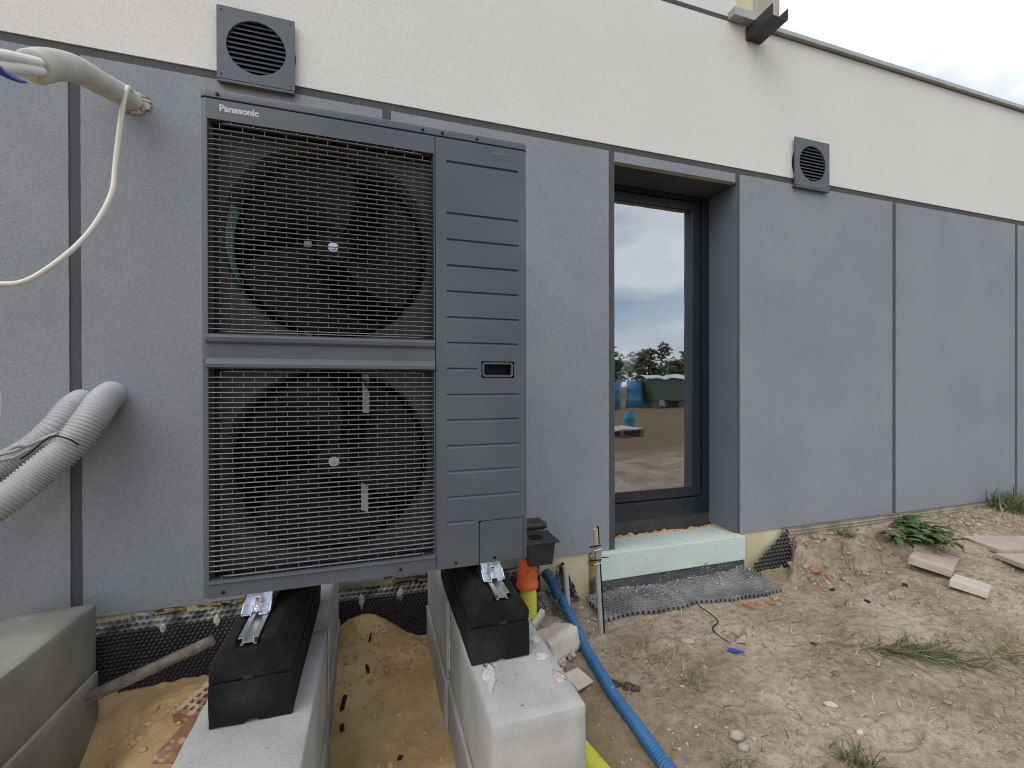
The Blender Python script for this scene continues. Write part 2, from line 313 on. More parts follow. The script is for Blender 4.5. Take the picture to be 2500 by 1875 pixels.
def ground_mat():
    m = bpy.data.materials.new('site_soil'); m.use_nodes = True; n, l = m.node_tree.nodes, m.node_tree.links
    b = n['Principled BSDF']; b.inputs['Roughness'].default_value = .95; b.inputs['Specular IOR Level'].default_value = .15
    tc = n.new('ShaderNodeTexCoord'); co = tc.outputs['Object']
    def nz(sc, det=6, ro=.55, vec=co):
        t = n.new('ShaderNodeTexNoise'); t.inputs['Scale'].default_value = sc; t.inputs['Detail'].default_value = det; t.inputs['Roughness'].default_value = ro; l.new(vec, t.inputs[0]); return t.outputs['Fac']
    def ramp(f, p0, c0, p1, c1):
        r = n.new('ShaderNodeValToRGB'); r.color_ramp.elements[0].position = p0; r.color_ramp.elements[1].position = p1
        r.color_ramp.elements[0].color = tuple(c0)+(1,); r.color_ramp.elements[1].color = tuple(c1)+(1,); l.new(f, r.inputs[0]); return r.outputs[0]
    def mix(f, a, c):
        x = n.new('ShaderNodeMix'); x.data_type = 'RGBA'; l.new(f, x.inputs[0]); l.new(a, x.inputs[6]); l.new(c, x.inputs[7]); return x.outputs[2]
    # pale dried soil with browner, wetter patches and a faint green cast in places
    soil = ramp(nz(2.3, 9, .62), .38, (.245, .200, .142), .60, (.385, .332, .266))
    fine = ramp(nz(30, 10, .72), .36, (.68, .655, .61), .56, (1.08, 1.06, 1.04))
    grit = ramp(nz(170, 3, .7), .34, (.62, .59, .55), .46, (1.04, 1.03, 1.02))
    mg = n.new('ShaderNodeMix'); mg.data_type = 'RGBA'; mg.blend_type = 'MULTIPLY'; mg.inputs[0].default_value = 1; l.new(fine, mg.inputs[6]); l.new(grit, mg.inputs[7]); fine = mg.outputs[2]
    mu = n.new('ShaderNodeMix'); mu.data_type = 'RGBA'; mu.blend_type = 'MULTIPLY'; mu.inputs[0].default_value = 1; l.new(soil, mu.inputs[6]); l.new(fine, mu.inputs[7]); soil = mu.outputs[2]
    grn = ramp(nz(2.6, 4), .60, (0, 0, 0), .74, (.55, .55, .55)); gc = n.new('ShaderNodeRGB'); gc.outputs[0].default_value = (.30, .27, .16, 1)
    soil = mix(grn, soil, gc.outputs[0])
    wet = n.new('ShaderNodeRGB'); wet.outputs[0].default_value = (.23, .165, .092, 1)
    sand = ramp(nz(5, 7), .36, (.46, .31, .145), .66, (.66, .47, .25))
    sx = n.new('ShaderNodeSeparateXYZ'); l.new(co, sx.inputs[0])
    wob = nz(3.5, 5)
    def edge(sock, a, c, k=.35):
        ad = n.new('ShaderNodeMath'); ad.operation = 'MULTIPLY_ADD'; l.new(wob, ad.inputs[0]); ad.inputs[1].default_value = k; l.new(sock, ad.inputs[2])
        r = n.new('ShaderNodeMapRange'); r.inputs['From Min'].default_value = a; r.inputs['From Max'].default_value = c; l.new(ad.outputs[0], r.inputs[0]); return r.outputs[0]
    # damp brown soil beside the right plinth
    a1 = edge(sx.outputs[0], 1.22, .86); a2 = edge(sx.outputs[1], 2.02, 1.70); pm = n.new('ShaderNodeMath'); pm.operation = 'MULTIPLY'; l.new(a1, pm.inputs[0]); l.new(a2, pm.inputs[1])
    soil = mix(pm.outputs[0], soil, wet.outputs[0])
    # ochre building sand between the plinths
    soil = mix(edge(sx.outputs[0], .80, .58), soil, sand)
    # brown turned earth behind the viewer
    far = n.new('ShaderNodeRGB'); far.outputs[0].default_value = (.17, .12, .07, 1)
    soil = mix(edge(sx.outputs[1], -.6, -1.8, .6), soil, far.outputs[0])
    l.new(soil, b.inputs['Base Color'])
    bp = n.new('ShaderNodeBump'); bp.inputs['Strength'].default_value = .55; bp.inputs['Distance'].default_value = .012; l.new(nz(70, 8, .7), bp.inputs['Height']); l.new(bp.outputs[0], b.inputs['Normal'])
    return m
M['ground'] = ground_mat()

# ------------------------------------------------------------------ ground
WALL = 2.25
_r = random.Random(77)
PRINTS = [(_r.uniform(1.05, 3.3), _r.uniform(.95, 1.8), _r.uniform(-1.0, .4), _r.uniform(.07, .14), _r.uniform(.035, .055), _r.uniform(.006, .014)) for _ in range(26)]
def G(x, y):
    z = -1.20
    if .8 < x < 3.6 and .8 < y < 2.0:
        for a, b, t, l_, w_, d_ in PRINTS:
            dx, dy = x-a, y-b
            if abs(dx) < .2 and abs(dy) < .2:
                u, v = dx*math.cos(t)+dy*math.sin(t), -dx*math.sin(t)+dy*math.cos(t); r = math.sqrt((u/l_)**2+(v/w_)**2)
                z -= d_*(1-sstep(.75, 1.0, r)); z += d_*.55*math.exp(-((r-1.12)/.14)**2)
    s = sstep(.80, .45, x)                                     # dug-out sand area on the left
    z -= .06*s
    z += s*.16*math.exp(-((x+.05)/.20)**2)*sstep(1.75, 2.2, y)  # sand heaped against the membrane
    z -= s*.16*sstep(-.75, -1.0, x)*sstep(2.2, 1.95, y)
    if s > 0 and y > 1.2: z += s*sstep(1.75, 2.0, y)*(.016*max(0, fbm(x*13, y*13, 21, 3))-.010*max(0, .12-abs(fbm(x*9, y*15, 31, 3)))*6)
    z += .05*sstep(.55, .7, x)*sstep(1.0, .8, x)*sstep(1.9, 2.1, y)
    if y > -3:
        w = .14*fbm(x*3, y*3, 5, 3)
        bank = .178*sstep(-.02, .07, x-1.185*y+w*.25)*sstep(1.97, 2.13, y+w*.7+.16*sstep(2.75, 3.3, x))
        slope = .165*sstep(2.7, 4.2, x)*sstep(.9, 2.1, y)+.02*sstep(2.0, 3.5, x)
        z += max(bank, slope)
        z += .06*sstep(4.4, 5.5, x)
        z += .011*fbm(x*2.6, y*2.6, 1, 3)+.007*fbm(x*11, y*11, 2, 4)*(1-.55*s)+.0045*fbm(x*34, y*34, 9, 4)*(1-.5*s)
        k = sstep(-.06, .05, x-1.185*y)*sstep(1.9, 2.05, y)
        if k > 0: z += k*(.020*fbm(x*9, y*9, 4, 4)+.014*fbm(x*34, y*12, 6, 3))
    d = -y
    if d > .5: z += sstep(.5, 6, d)*sstep(40, 15, d)*(.16*fbm(x*.7, y*.7, 3, 4)+.07*fbm(x*2.6, y*2.6, 8, 4))
    if y > 2.30: z = min(z, -1.02)
    return z
def axis_pts(a0, a1, fine, lo, hi):
    xs = []; x = a0
    while x < a1: xs.append(x); x += fine
    xs.append(a1); st = fine; x = a0
    left = []
    while x > lo: st *= 1.35; x -= st; left.append(x)
    st = fine; x = a1; right = []
    while x < hi: st *= 1.35; x += st; right.append(x)
    return left[::-1]+xs+right
gx = axis_pts(-1.15, 4.9, .0095, -400, 400); gy = axis_pts(.80, 2.30, .0095, -400, 400)
gm = MB(); ny = len(gy)
gm.add([(x, y, G(x, y)) for x in gx for y in gy], [(i*ny+j, (i+1)*ny+j, (i+1)*ny+j+1, i*ny+j+1) for i in range(len(gx)-1) for j in range(ny-1)], True)
gm.build('ground', M['ground'], kind='structure')

# ------------------------------------------------------------------ house
house = thing('house', 'plastered house wall in cream above and grey panels below', 'house', (1.5, 2.25, -.954))
XL, XR = -6.0, 9.0
c = MB(); c.box(XL, 1.341, 2.2545, 2.60, -.954, 1.407); c.box(2.2445, XR, 2.2545, 2.60, -.954, 1.407); c.box(1.341, 2.2445, 2.2545, 2.60, 1.3145, 1.407)
c.build('joint_band', M['trim'], house, label='dark grey recessed bands between the plaster panels')
def panel(x0, x1, z0, z1, seed):
    n = 60; m = MB(); zs = [z0+(z1-z0)*i/n for i in range(n+1)]
    jl = [(x0+.0016*fbm(seed, z*9, 0, 3), z) for z in zs]; jr = [(x1+.0016*fbm(seed+7, z*9, 0, 3), z) for z in zs]
    for y in (2.25,):
        v = [(p[0], y, p[1]) for p in jl]+[(p[0], y, p[1]) for p in jr]+[(p[0], 2.256, p[1]) for p in jl]+[(p[0], 2.256, p[1]) for p in jr]; k = n+1
        f = [(i, k+i, k+i+1, i+1) for i in range(n)]+[(2*k+i, i, i+1, 2*k+i+1) for i in range(n)]+[(k+i, 3*k+i, 3*k+i+1, k+i+1) for i in range(n)]
        f += [(n, k+n, 3*k+n, 2*k+n), (0, 2*k, 3*k, k)]
        m.add(v, f)
    m.build('plaster_panel', M['grey'], house)
for i, (a, b_) in enumerate([(XL, -1.190), (-1.149, .043), (.083, 1.303), (2.262, 3.690), (3.730, 5.199), (5.239, XR)]): panel(a, b_, -.956, 1.369, i*3.3)
panel(1.341, 2.224, 1.312, 1.369, 40)
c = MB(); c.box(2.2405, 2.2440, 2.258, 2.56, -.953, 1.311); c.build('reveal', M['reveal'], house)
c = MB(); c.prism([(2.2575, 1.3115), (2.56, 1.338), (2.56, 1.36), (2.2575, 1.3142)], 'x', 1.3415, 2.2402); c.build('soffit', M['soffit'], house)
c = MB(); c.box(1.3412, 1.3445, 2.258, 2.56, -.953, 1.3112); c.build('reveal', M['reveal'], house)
c = MB(); c.box(XL, XR, 2.2492, 2.60, 1.4072, 2.334); c.box(XL, 2.232, 2.2492, 2.60, 2.362, 4.2); c.box(XL, 2.22, 2.255, 2.60, 2.334, 2.362)
c.build('upper_wall', M['white'], house, label='rough cream plaster above the dark band')
c = MB(); c.box(XL, 2.17, 2.2478, 2.256, 2.334, 2.362); c.build('upper_band', M['trim'], house)
c = MB(); c.prism([(2.218, 2.338), (2.218, 2.366), (2.62, 2.392), (2.62, 2.336), (2.26, 2.336), (2.26, 2.342), (2.223, 2.342), (2.223, 2.338)], 'x', 2.43, XR)
c.prism([(2.19, 2.330), (2.19, 2.384), (2.248, 2.388), (2.248, 2.336), (2.196, 2.336)], 'x', 2.165, 2.36)
c.build('roof_coping', M['metalgrey'], house, bevel=.0015)
c = MB(); c.box(2.2325, 2.372, 2.252, 2.60, 2.388, 4.0); c.build('bare_insulation', M['insul'], house)
c = rough_box(2.3725, 2.61, 2.256, 2.60, 2.404, 2.62, .03, .004, .01, 3); c.build('concrete_edge', M['concrete_raw'], house)
c = MB(); t = .003
c.box(2.306, 2.427, 2.045, 2.249, 2.243, 2.243+t); c.box(2.306, 2.306+t, 2.045, 2.249, 2.243+t, 2.318); c.box(2.427-t, 2.427, 2.045, 2.249, 2.243+t, 2.312)
c.build('roof_spout', M['dark_metal'], house, label='dark folded metal spout under the roof edge')
# room behind the glass, unseen roof added to keep light out
c = MB(); c.box(XL, XR, 2.601, 6.5, -1.3, -.98); c.box(XL, XR, 6.5, 6.7, -.98, 2.3); c.box(XL, XL+.2, 2.601, 6.5, -.98, 2.3); c.box(XR-.2, XR, 2.601, 6.5, -.98, 2.3); c.box(3.3, 3.4, 2.601, 6.5, -.98, 2.3)
c.build('room', M['room'], house)
c = MB(); c.box(XL, XR, 2.601, 6.7, 2.30, 2.333); c.build('unseen_roof_slab', M['concrete_raw'], house)
# window
def ringbox(m, x0, x1, z0, z1, w, y0, y1):
    m.box(x0, x1, y0, y1, z1-w, z1); m.box(x0, x1, y0, y1, z0, z0+w); m.box(x0, x0+w, y0, y1, z0+w, z1-w); m.box(x1-w, x1, y0, y1, z0+w, z1-w)
win = MB(); win.box(1.345, 2.240, 2.500, 2.58, 1.279, 1.336); win.box(1.345, 2.240, 2.500, 2.58, -.886, -.768); win.box(1.345, 1.405, 2.500, 2.58, -.768, 1.279); win.box(2.186, 2.240, 2.500, 2.58, -.768, 1.279)
win = win.build('window', M['frame'], house, bevel=.003)
s = MB(); s.box(1.408, 2.162, 2.502, 2.572, 1.213, 1.272); s.box(1.408, 2.162, 2.502, 2.572, -.760, -.694); s.box(1.408, 1.468, 2.502, 2.572, -.694, 1.213); s.box(2.102, 2.162, 2.502, 2.572, -.694, 1.213)
s.build('sash', M['frame'], win, bevel=.004)
s = MB(); s.box(1.4055, 1.408, 2.52, 2.575, -.768, 1.279); s.box(2.162, 2.186, 2.52, 2.575, -.768, 1.279); s.box(1.408, 2.162, 2.52, 2.575, 1.272, 1.279); s.build('gasket', M['gasket'], win)
s = MB(); s.box(1.468, 2.102, 2.508, 2.512, -.694, 1.213); s.build('pane', M['glass'], win)
s = MB(); s.box(1.468, 2.102, 2.530, 2.533, -.694, 1.213); s.build('pane', M['glass'], win)
s = MB(); s.box(1.66, 1.69, 2.494, 2.4995, -.835, -.824); s.build('drain_cap', M['gasket'], win)
s = MB(); s.box(2.02, 2.05, 2.494, 2.4995, -.835, -.824); s.build('drain_cap', M['gasket'], win)
c = MB(); c.box(1.345, 2.24, 2.505, 2.60, -.985, -.887); c.build('filler_board', M['board_dark'], house)
path = [(1.35+.89*i/60, 2.497, -.984+.010*fbm(i*.21, 1, 0, 3)) for i in range(61)]
c = MB().ring(path, lambda i: max(.002, .010+.020*fbm(i*.27, 5, 0, 4)), 8); c.build('foam_bead', M['foam'], house, label='orange foam squeezed out under the window frame')
# plinth zone under the plaster
for a, b_ in [(-2.6, -1.3), (-1.298, -.35), (-.348, .60), (.602, .735), (.737, 1.216), (2.252, 2.70), (2.702, 3.9), (3.902, 5.2), (5.202, XR)]:
    c = MB(); c.box(a, b_, 2.263, 2.5, -1.6, -.9545); c.build('insulation_board', M['insul'], house)
c = MB(); c.prism([(2.196, -1.104), (2.504, -1.104), (2.504, -.985), (2.26, -.958), (2.196, -.952)], 'x', 1.218, 2.250); c.build('sill_insulation', M['xps'], house, bevel=.004, label='mint green insulation block under the window')
c = MB(); c.box(1.18, 2.252, 2.208, 2.262, -1.30, -1.1045); c.build('waterproofing_strip', M['bitumen'], house)
for x, z0, n, w in ((1.190, -.985, 5, .022), (2.272, -.968, 4, .026)):
    for k in range(n):
        m = lump((w*(.8+.6*random.random()), .03, .05), k+n, 2, .25); m.v = [(p[0]+x+random.uniform(-.006, .006), p[1]+2.257, p[2]+z0-k*.034) for p in m.v]
        m.build('foam_blob', M['foam_old'], house)
for x0, x1 in ((-1.02, -.42), (.10, .24)):
    for k in range(14):
        x = random.uniform(x0, x1); m = lump((.05+.05*random.random(), .012, .02), k, 1, .3); m.v = [(p[0]+x, p[1]+2.262, p[2]-.963-.022*random.random()) for p in m.v]
        m.build('mortar_smear', M['foam_old'] if k % 3 else M['mortar'], house)

# ------------------------------------------------------------------ vent covers
def vent(cx, cz, label):
    t = thing('vent_cover', label, 'vent cover', (cx, 2.25, cz-.16), 'vent covers on the plaster wall')
    yf = 2.222; N = 64; m = MB(); rr = .119; hw, hh = .1555, .160; cz0 = cz; cz = cz+.006
    co, ci = [], []
    for k in range(N):
        a = 2*math.pi*(k+.5)/N; ca, sa = math.cos(a), math.sin(a); s_ = min(hw/abs(ca) if ca else 9, hh/abs(sa) if sa else 9)
        co.append((ca*s_, sa*s_)); ci.append((ca*rr, sa*rr))
    def lay(y, pts): return [(cx+p[0], y, cz+p[1]) for p in pts]
    for k in range(N):
        # square corners: snap the samples nearest to a corner
        pass
    for sx in (-1, 1):
        for sz in (-1, 1):
            k = min(range(N), key=lambda q: (co[q][0]-sx*hw)**2+(co[q][1]-sz*hh)**2); co[k] = (sx*hw, sz*hh)
    L = [lay(yf, co), lay(yf, ci), lay(yf+.012, ci), lay(yf+.010, co)]
    for a, b_ in ((0, 1), (1, 2), (3, 0)):
        v = L[a]+L[b_]; m.add(v, [(k, (k+1) % N, N+(k+1) % N, N+k) for k in range(N)])
    m.build('face_plate', M_vent, t, weld=True)
    m = MB(); m.box(cx-hw+.002, cx+hw-.002, yf+.011, 2.2485, cz-hh-.010, cz-hh+.004); m.box(cx-hw+.001, cx+hw-.001, yf-.002, yf+.014, cz-hh-.015, cz-hh-.004); m.build('bottom_lip', M_vent, t, bevel=.0015)
    m = MB(); m.ring([(cx, yf+.011, cz), (cx, 2.2485, cz)], lambda i: .157, 40, cap=False); m.build('sleeve', M['black'], t)
    m = MB(); m.ring([(cx, yf+.0125, cz), (cx, 2.2485, cz)], lambda i: .119, 40, cap=False); m.add([(cx+.157*math.cos(k*.1571), 2.2478, cz+.157*math.sin(k*.1571)) for k in range(40)], [tuple(range(39, -1, -1))]); m.build('duct', M['black'], t)
    for k in range(10):
        z = -.100+k*.0222; w = math.sqrt(max(0, rr*rr-z*z))-.001
        m = MB(); m.prism([(yf+.003, cz+z-.006), (yf+.0045, cz+z-.0065), (yf+.0165, cz+z+.010), (yf+.015, cz+z+.0105)], 'x', cx-w, cx+w); m.build('louver', M_vent, t)
    for sx in (-1, 1):
        for sz in (-1, 1):
            m = MB(); m.cyl((cx+sx*.138, yf-.0015, cz+sz*.142), (cx+sx*.138, yf+.001, cz+sz*.142), .0035, 8); m.build('screw', M['black'], t)
M_vent = mat('blue_grey_sheet', (.066, .078, .098), (.078, .090, .110), .45, 4, 6, metal=.1)
vent(-.500, 1.518, 'blue grey square vent cover above the heat pump')
vent(2.857, 1.508, 'blue grey square vent cover beyond the window')

# ------------------------------------------------------------------ heat pump
UX, UY, UZ = -.429, 1.3254, -.559
pump = thing('heat_pump', 'anthracite heat pump with two stacked fans behind grilles', 'heat pump', (UX+.45, UY+.16, UZ))
def P3(u, d, v): return (UX+u, UY+d, UZ+v)
def arc(cx, cy, r, a0, a1, n): return [(cx+r*math.cos(R(a0+(a1-a0)*i/n)), cy+r*math.sin(R(a0+(a1-a0)*i/n))) for i in range(n+1)]
rc = .013
outline = arc(rc, rc, rc, 270, 180, 6)+[(0, .32), (.9, .32)]+arc(.9-rc, rc, rc, 0, -90, 6)     # plan of casing, front open
m = MB(); n = len(outline)
m.add([P3(u, d, .006) for u, d in outline]+[P3(u, d, 1.3135) for u, d in outline], [(i, i+1, n+i+1, n+i) for i in range(n-1)], True)
m.build('side_casing', M['casing'], pump)
m = MB(); m.add([P3(u, d+.001, .0065) for u, d in outline], [tuple(range(n))]); m.box(UX+.006, UX+.894, UY+.004, UY+.315, UZ+.0075, UZ+.010); m.build('base_pan', M['casing_in'], pump)
# lid
def lid_ring(off, v):
    pts = []
    for u, d in arc(rc, rc, rc+off, 270, 180, 6)+arc(rc, .32-rc, rc+off, 180, 90, 6)+arc(.9-rc, .32-rc, rc+off, 90, 0, 6)+arc(.9-rc, rc, rc+off, 0, -90, 6): pts.append(P3(u, d, v))
    return pts
m = MB(); rings = [lid_ring(-.006, 1.3175), lid_ring(.0015, 1.3175), lid_ring(.0016, 1.3185), lid_ring(.0016, 1.3345), lid_ring(.0008, 1.3375), lid_ring(-.0015, 1.3393), lid_ring(-.006, 1.3402), lid_ring(-.012, 1.3405)]; k = len(rings[0])
for a, b_ in zip(rings, rings[1:]): m.add(a+b_, [(i, (i+1) % k, k+(i+1) % k, k+i) for i in range(k)], True)
m.add(rings[-1], [tuple(range(k-1, -1, -1))]); m.add(rings[0], [tuple(range(k))]); m.build('lid', M['casing'], pump, weld=True)
# fan panel with two openings, its lips and ledges
f = MB(); H = [(.016, .602, .7, 1.2615), (.016, .602, .052, .608)]
holed(f, (rc, .605), (.004, 1.3135), H, lambda u, v: P3(u, 0, v))
for (a, b_, c0, c1) in H:
    d = .030; ins = .005
    f.quad(P3(a, 0, c0), P3(a, 0, c1), P3(a+ins, d, c1), P3(a+ins, d, c0)); f.quad(P3(b_, 0, c1), P3(b_, 0, c0), P3(b_-ins, d, c0), P3(b_-ins, d, c1))
    f.quad(P3(a, 0, c1), P3(b_, 0, c1), P3(b_-ins, d, c1), P3(a+ins, d, c1)); f.quad(P3(b_, 0, c0), P3(a, 0, c0), P3(a+ins, d, c0), P3(b_-ins, d, c0))
f.quad(P3(.605, 0, .004), P3(.605, .012, .004), P3(.605, .012, 1.3135), P3(.605, 0, 1.3135))
fan_panel = f.build('fan_panel', M['casing'], pump)
def px(m, prof, u0, u1): return m.prism([(UY+d, UZ+v) for d, v in prof], 'x', UX+u0, UX+u1)
px(MB(), [(-.0005, .698), (-.010, .696), (-.012, .690), (-.011, .680), (-.006, .675), (-.0005, .674)], .013, .604).build('lip', M['casing'], fan_panel)
px(MB(), [(-.0005, .636), (-.011, .620), (-.011, .611), (-.0005, .609)], .013, .604).build('ledge', M['casing'], fan_panel)
px(MB(), [(-.0005, .051), (-.006, .049), (-.007, .044), (-.0005, .041)], .013, .604).build('lip', M['casing'], fan_panel)
# grille bars
def bar_mesh(u0, u1, nm):
    h, d = .00115, .004; m = MB(); tp = .016
    us = [(u0, .4, .005), (u0+tp, 1, 0), (u1-tp, 1, 0), (u1, .4, .005)]; v = []
    for u, s_, off in us: v += [(u, -.004+off, -h*s_*.4), (u, -.0034+off, h*s_*.5), (u, -.0018+off, h*s_), (u, d, h*s_*.5), (u, d, -h*s_*.5), (u, -.0026+off, -h*s_)]
    fs = [(i*6+j, i*6+(j+1) % 6, (i+1)*6+(j+1) % 6, (i+1)*6+j) for i in range(3) for j in range(6)]+[(5, 4, 3, 2, 1, 0), (18, 19, 20, 21, 22, 23)]
    return m.add(v, fs).mesh(nm, M['grille'])
long_bar, short_bar = bar_mesh(.012, .604, 'grille_bar'), bar_mesh(.046, .571, 'grille_bar')
PITCH = .0134
def grille(v_top_short, v_first, n, v_bot_short, vtop, vbot):
    levels = [(v_top_short, short_bar)]+[(v_first-i*PITCH, long_bar) for i in range(n)]+[(v_bot_short, short_bar)]
    for v, me in levels: link('grille_bar', me, fan_panel, loc=P3(0, 0, v))
    edges = [vtop]+[v for v, _ in levels]+[vbot]; t = MB()
    for i in range(len(edges)-1):
        off = .070 if i % 2 == 0 else .0437
        k = 0
        while off+k*.0526 < .595:
            u = off+k*.0526; t.box(UX+u-.0007, UX+u+.0007, UY+.002, UY+.004, UZ+edges[i+1], UZ+edges[i]); k += 1
    t.build('grille_ties', M['grille'], fan_panel, kind='stuff')
grille(1.252, 1.2345, 40, .7052, 1.2615, .7)
grille(.5995, .585, 39, .0605, .608, .052)
# plate with the two round openings, shroud, fans
for cv, v0, v1 in ((.980, .655, 1.30), (.334, .012, .654)):
    N = 72; m = MB(); r0 = .286; cu = .313; x0, x1 = .008, .602
    ci = []; co = []
    for k in range(N):
        a = 2*math.pi*(k+.5)/N; ca, sa = math.cos(a), math.sin(a); s_ = min(((x1-cu) if ca > 0 else (cu-x0))/max(abs(ca), 1e-6), ((v1-cv) if sa > 0 else (cv-v0))/max(abs(sa), 1e-6))
        ci.append((cu+ca*r0, cv+sa*r0)); co.append((cu+ca*s_, cv+sa*s_))
    m.add([P3(u, .055, v) for u, v in co]+[P3(u, .055, v) for u, v in ci], [(k, (k+1) % N, N+(k+1) % N, N+k) for k in range(N)])
    m.build('orifice_plate', M['casing_in'], pump)
    m = MB(); m.ring([P3(cu, .055, cv), P3(cu, .070, cv), P3(cu, .155, cv)], lambda i: (r0, r0-.006, r0-.006)[i], N, cap=False); m.build('shroud', M['shroud'], pump)
    fan = MB(); fan.ring([P3(cu, .092, cv), P3(cu, .096, cv), P3(cu, .105, cv), P3(cu, .16, cv)], lambda i: (.03, .045, .058, .062)[i], 28); fan = fan.build('fan', M['black'], pump)
    m = MB(); m.cyl(P3(cu, .080, cv), P3(cu, .0925, cv), .0095, 6); m.build('fan_nut', M['galv'], fan)
    m = MB(); m.ring([P3(cu, .089, cv), P3(cu, .0928, cv)], lambda i: .0145, 20); m.build('fan_washer', M['alu'], fan)
    ph0 = 182 if cv > .6 else 77
    for b_ in range(3):
        m = MB(); nr, na = 9, 14; v = []
        for i in range(nr):
            r = .055+(.262-.055)*i/(nr-1); sp = 70+22*i/(nr-1)
            for j in range(na):
                tt = j/(na-1); a = R(ph0+b_*120+tt*sp-10*i/(nr-1)*(1-tt)+28*(i/(nr-1))**1.5)
                v.append(P3(cu+r*math.cos(a), .100+.075*tt-.018*math.sin(tt*3.14), cv+r*math.sin(a)))
        m.add(v, [(i*na+j, (i+1)*na+j, (i+1)*na+j+1, i*na+j+1) for i in range(nr-1) for j in range(na-1)], True); m.build('fan_blade', M['black'], fan)
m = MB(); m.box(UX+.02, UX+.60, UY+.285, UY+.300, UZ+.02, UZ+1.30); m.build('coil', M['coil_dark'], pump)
m = MB(); aa = [R(160+46*i/24) for i in range(25)]  # curved teal strips set along the left inner wall of the upper shroud
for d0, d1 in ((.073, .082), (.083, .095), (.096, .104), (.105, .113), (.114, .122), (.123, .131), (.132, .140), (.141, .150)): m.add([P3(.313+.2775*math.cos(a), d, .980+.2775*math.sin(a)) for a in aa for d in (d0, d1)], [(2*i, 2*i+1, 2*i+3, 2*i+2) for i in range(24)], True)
m.build('teal_strip', M['coil'], pump, label='curved teal strips on the inner wall of the upper fan shroud')
for v0, v1, u in ((.71, .79, .222), (.965, 1.015, .222), (.475, .605, .393), (.15, .30, .388), (.285, .33, .372)):
    m = MB(); m.box(UX+u, UX+u+.018, UY+.17, UY+.176, UZ+v0, UZ+v1); m.box(UX+u+.018, UX+u+.021, UY+.17, UY+.19, UZ+v0, UZ+v1); m.build('motor_bracket', M['pale'], pump)
m = MB(); m.box(UX+.603, UX+.6055, UY+.013, UY+.315, UZ+.02, UZ+1.31); m.build('partition', M['casing_in'], pump)
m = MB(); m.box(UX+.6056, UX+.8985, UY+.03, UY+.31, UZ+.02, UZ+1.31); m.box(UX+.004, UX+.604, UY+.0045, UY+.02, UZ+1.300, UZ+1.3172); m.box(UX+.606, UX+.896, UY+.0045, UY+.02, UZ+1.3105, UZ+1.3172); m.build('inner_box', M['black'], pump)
# service panel with pressed grooves
s = MB(); GR = [1.243, 1.086, 1.006, .927, .848, .769, .691, .612, .532, .454, .375, .297, .218, .141]
gh = .0052; holes = []
for v in GR:
    u1 = .872
    if abs(v-.612) < .01: u1 = .736
    if abs(v-.141) < .01: u1 = .722
    holes.append((.640, u1, v-gh, v+gh))
HB = (.748, .855, .586, .638); CV = (.7385, .8935, .0035, .1405)
holed(s, (.6075, .9-rc), (.004, 1.3135), holes+[HB, (CV[0], .9-rc, CV[2]+.0005, CV[3])], lambda u, v: P3(u, 0, v))
for a, b_, c0, c1 in holes:
    q, z = .0045, .0055; cm = c1-.0022
    A, B_, C_, D_ = P3(a, 0, c0), P3(b_, 0, c0), P3(b_, 0, c1), P3(a, 0, c1); I, J = P3(a+q, z, cm), P3(b_-q, z, cm)
    s.quad(A, B_, J, I); s.quad(C_, D_, I, J); s.quad(D_, A, I); s.quad(B_, C_, J)
s.quad(P3(.6075, 0, 1.3135), P3(.6075, .012, 1.3135), P3(.6075, .012, .004), P3(.6075, 0, .004))
service = s.build('service_panel', M['casing'], pump)
m = MB(); a, b_, c0, c1 = HB
m.quad(P3(a, 0, c0), P3(a, 0, c1), P3(a, .03, c1), P3(a, .03, c0)); m.quad(P3(b_, 0, c1), P3(b_, 0, c0), P3(b_, .03, c0), P3(b_, .03, c1)); m.quad(P3(a, 0, c1), P3(b_, 0, c1), P3(b_, .03, c1), P3(a, .03, c1)); m.quad(P3(b_, 0, c0), P3(a, 0, c0), P3(a, .03, c0), P3(b_, .03, c0)); m.quad(P3(a, .0295, c0), P3(a, .0295, c1), P3(b_, .0295, c1), P3(b_, .0295, c0))
handle = m.build('handle_recess', M['black'], service)
def rr_ring(m, u0, u1, v0, v1, w, d0, d1, r=.008):
    def rr(o):
        return [p for p in arc(u0+r, v0+r, r+o, 180, 270, 5)+arc(u1-r, v0+r, r+o, 270, 360, 5)+arc(u1-r, v1-r, r+o, 0, 90, 5)+arc(u0+r, v1-r, r+o, 90, 180, 5)]
    a, b_ = rr(0), rr(-w); k = len(a)
    L = [[P3(p[0], d1, p[1]) for p in a], [P3(p[0], d0, p[1]) for p in a], [P3(p[0], d0, p[1]) for p in b_], [P3(p[0], d1, p[1]) for p in b_]]
    for i in range(3): m.add(L[i]+L[i+1], [(j, (j+1) % k, k+(j+1) % k, k+j) for j in range(k)], False)
m = MB(); rr_ring(m, a+.0035, b_-.0035, c0+.0035, c1-.0035, .0055, -.001, .012, .009); m.build('handle_rim', M['casing'], handle, weld=True)
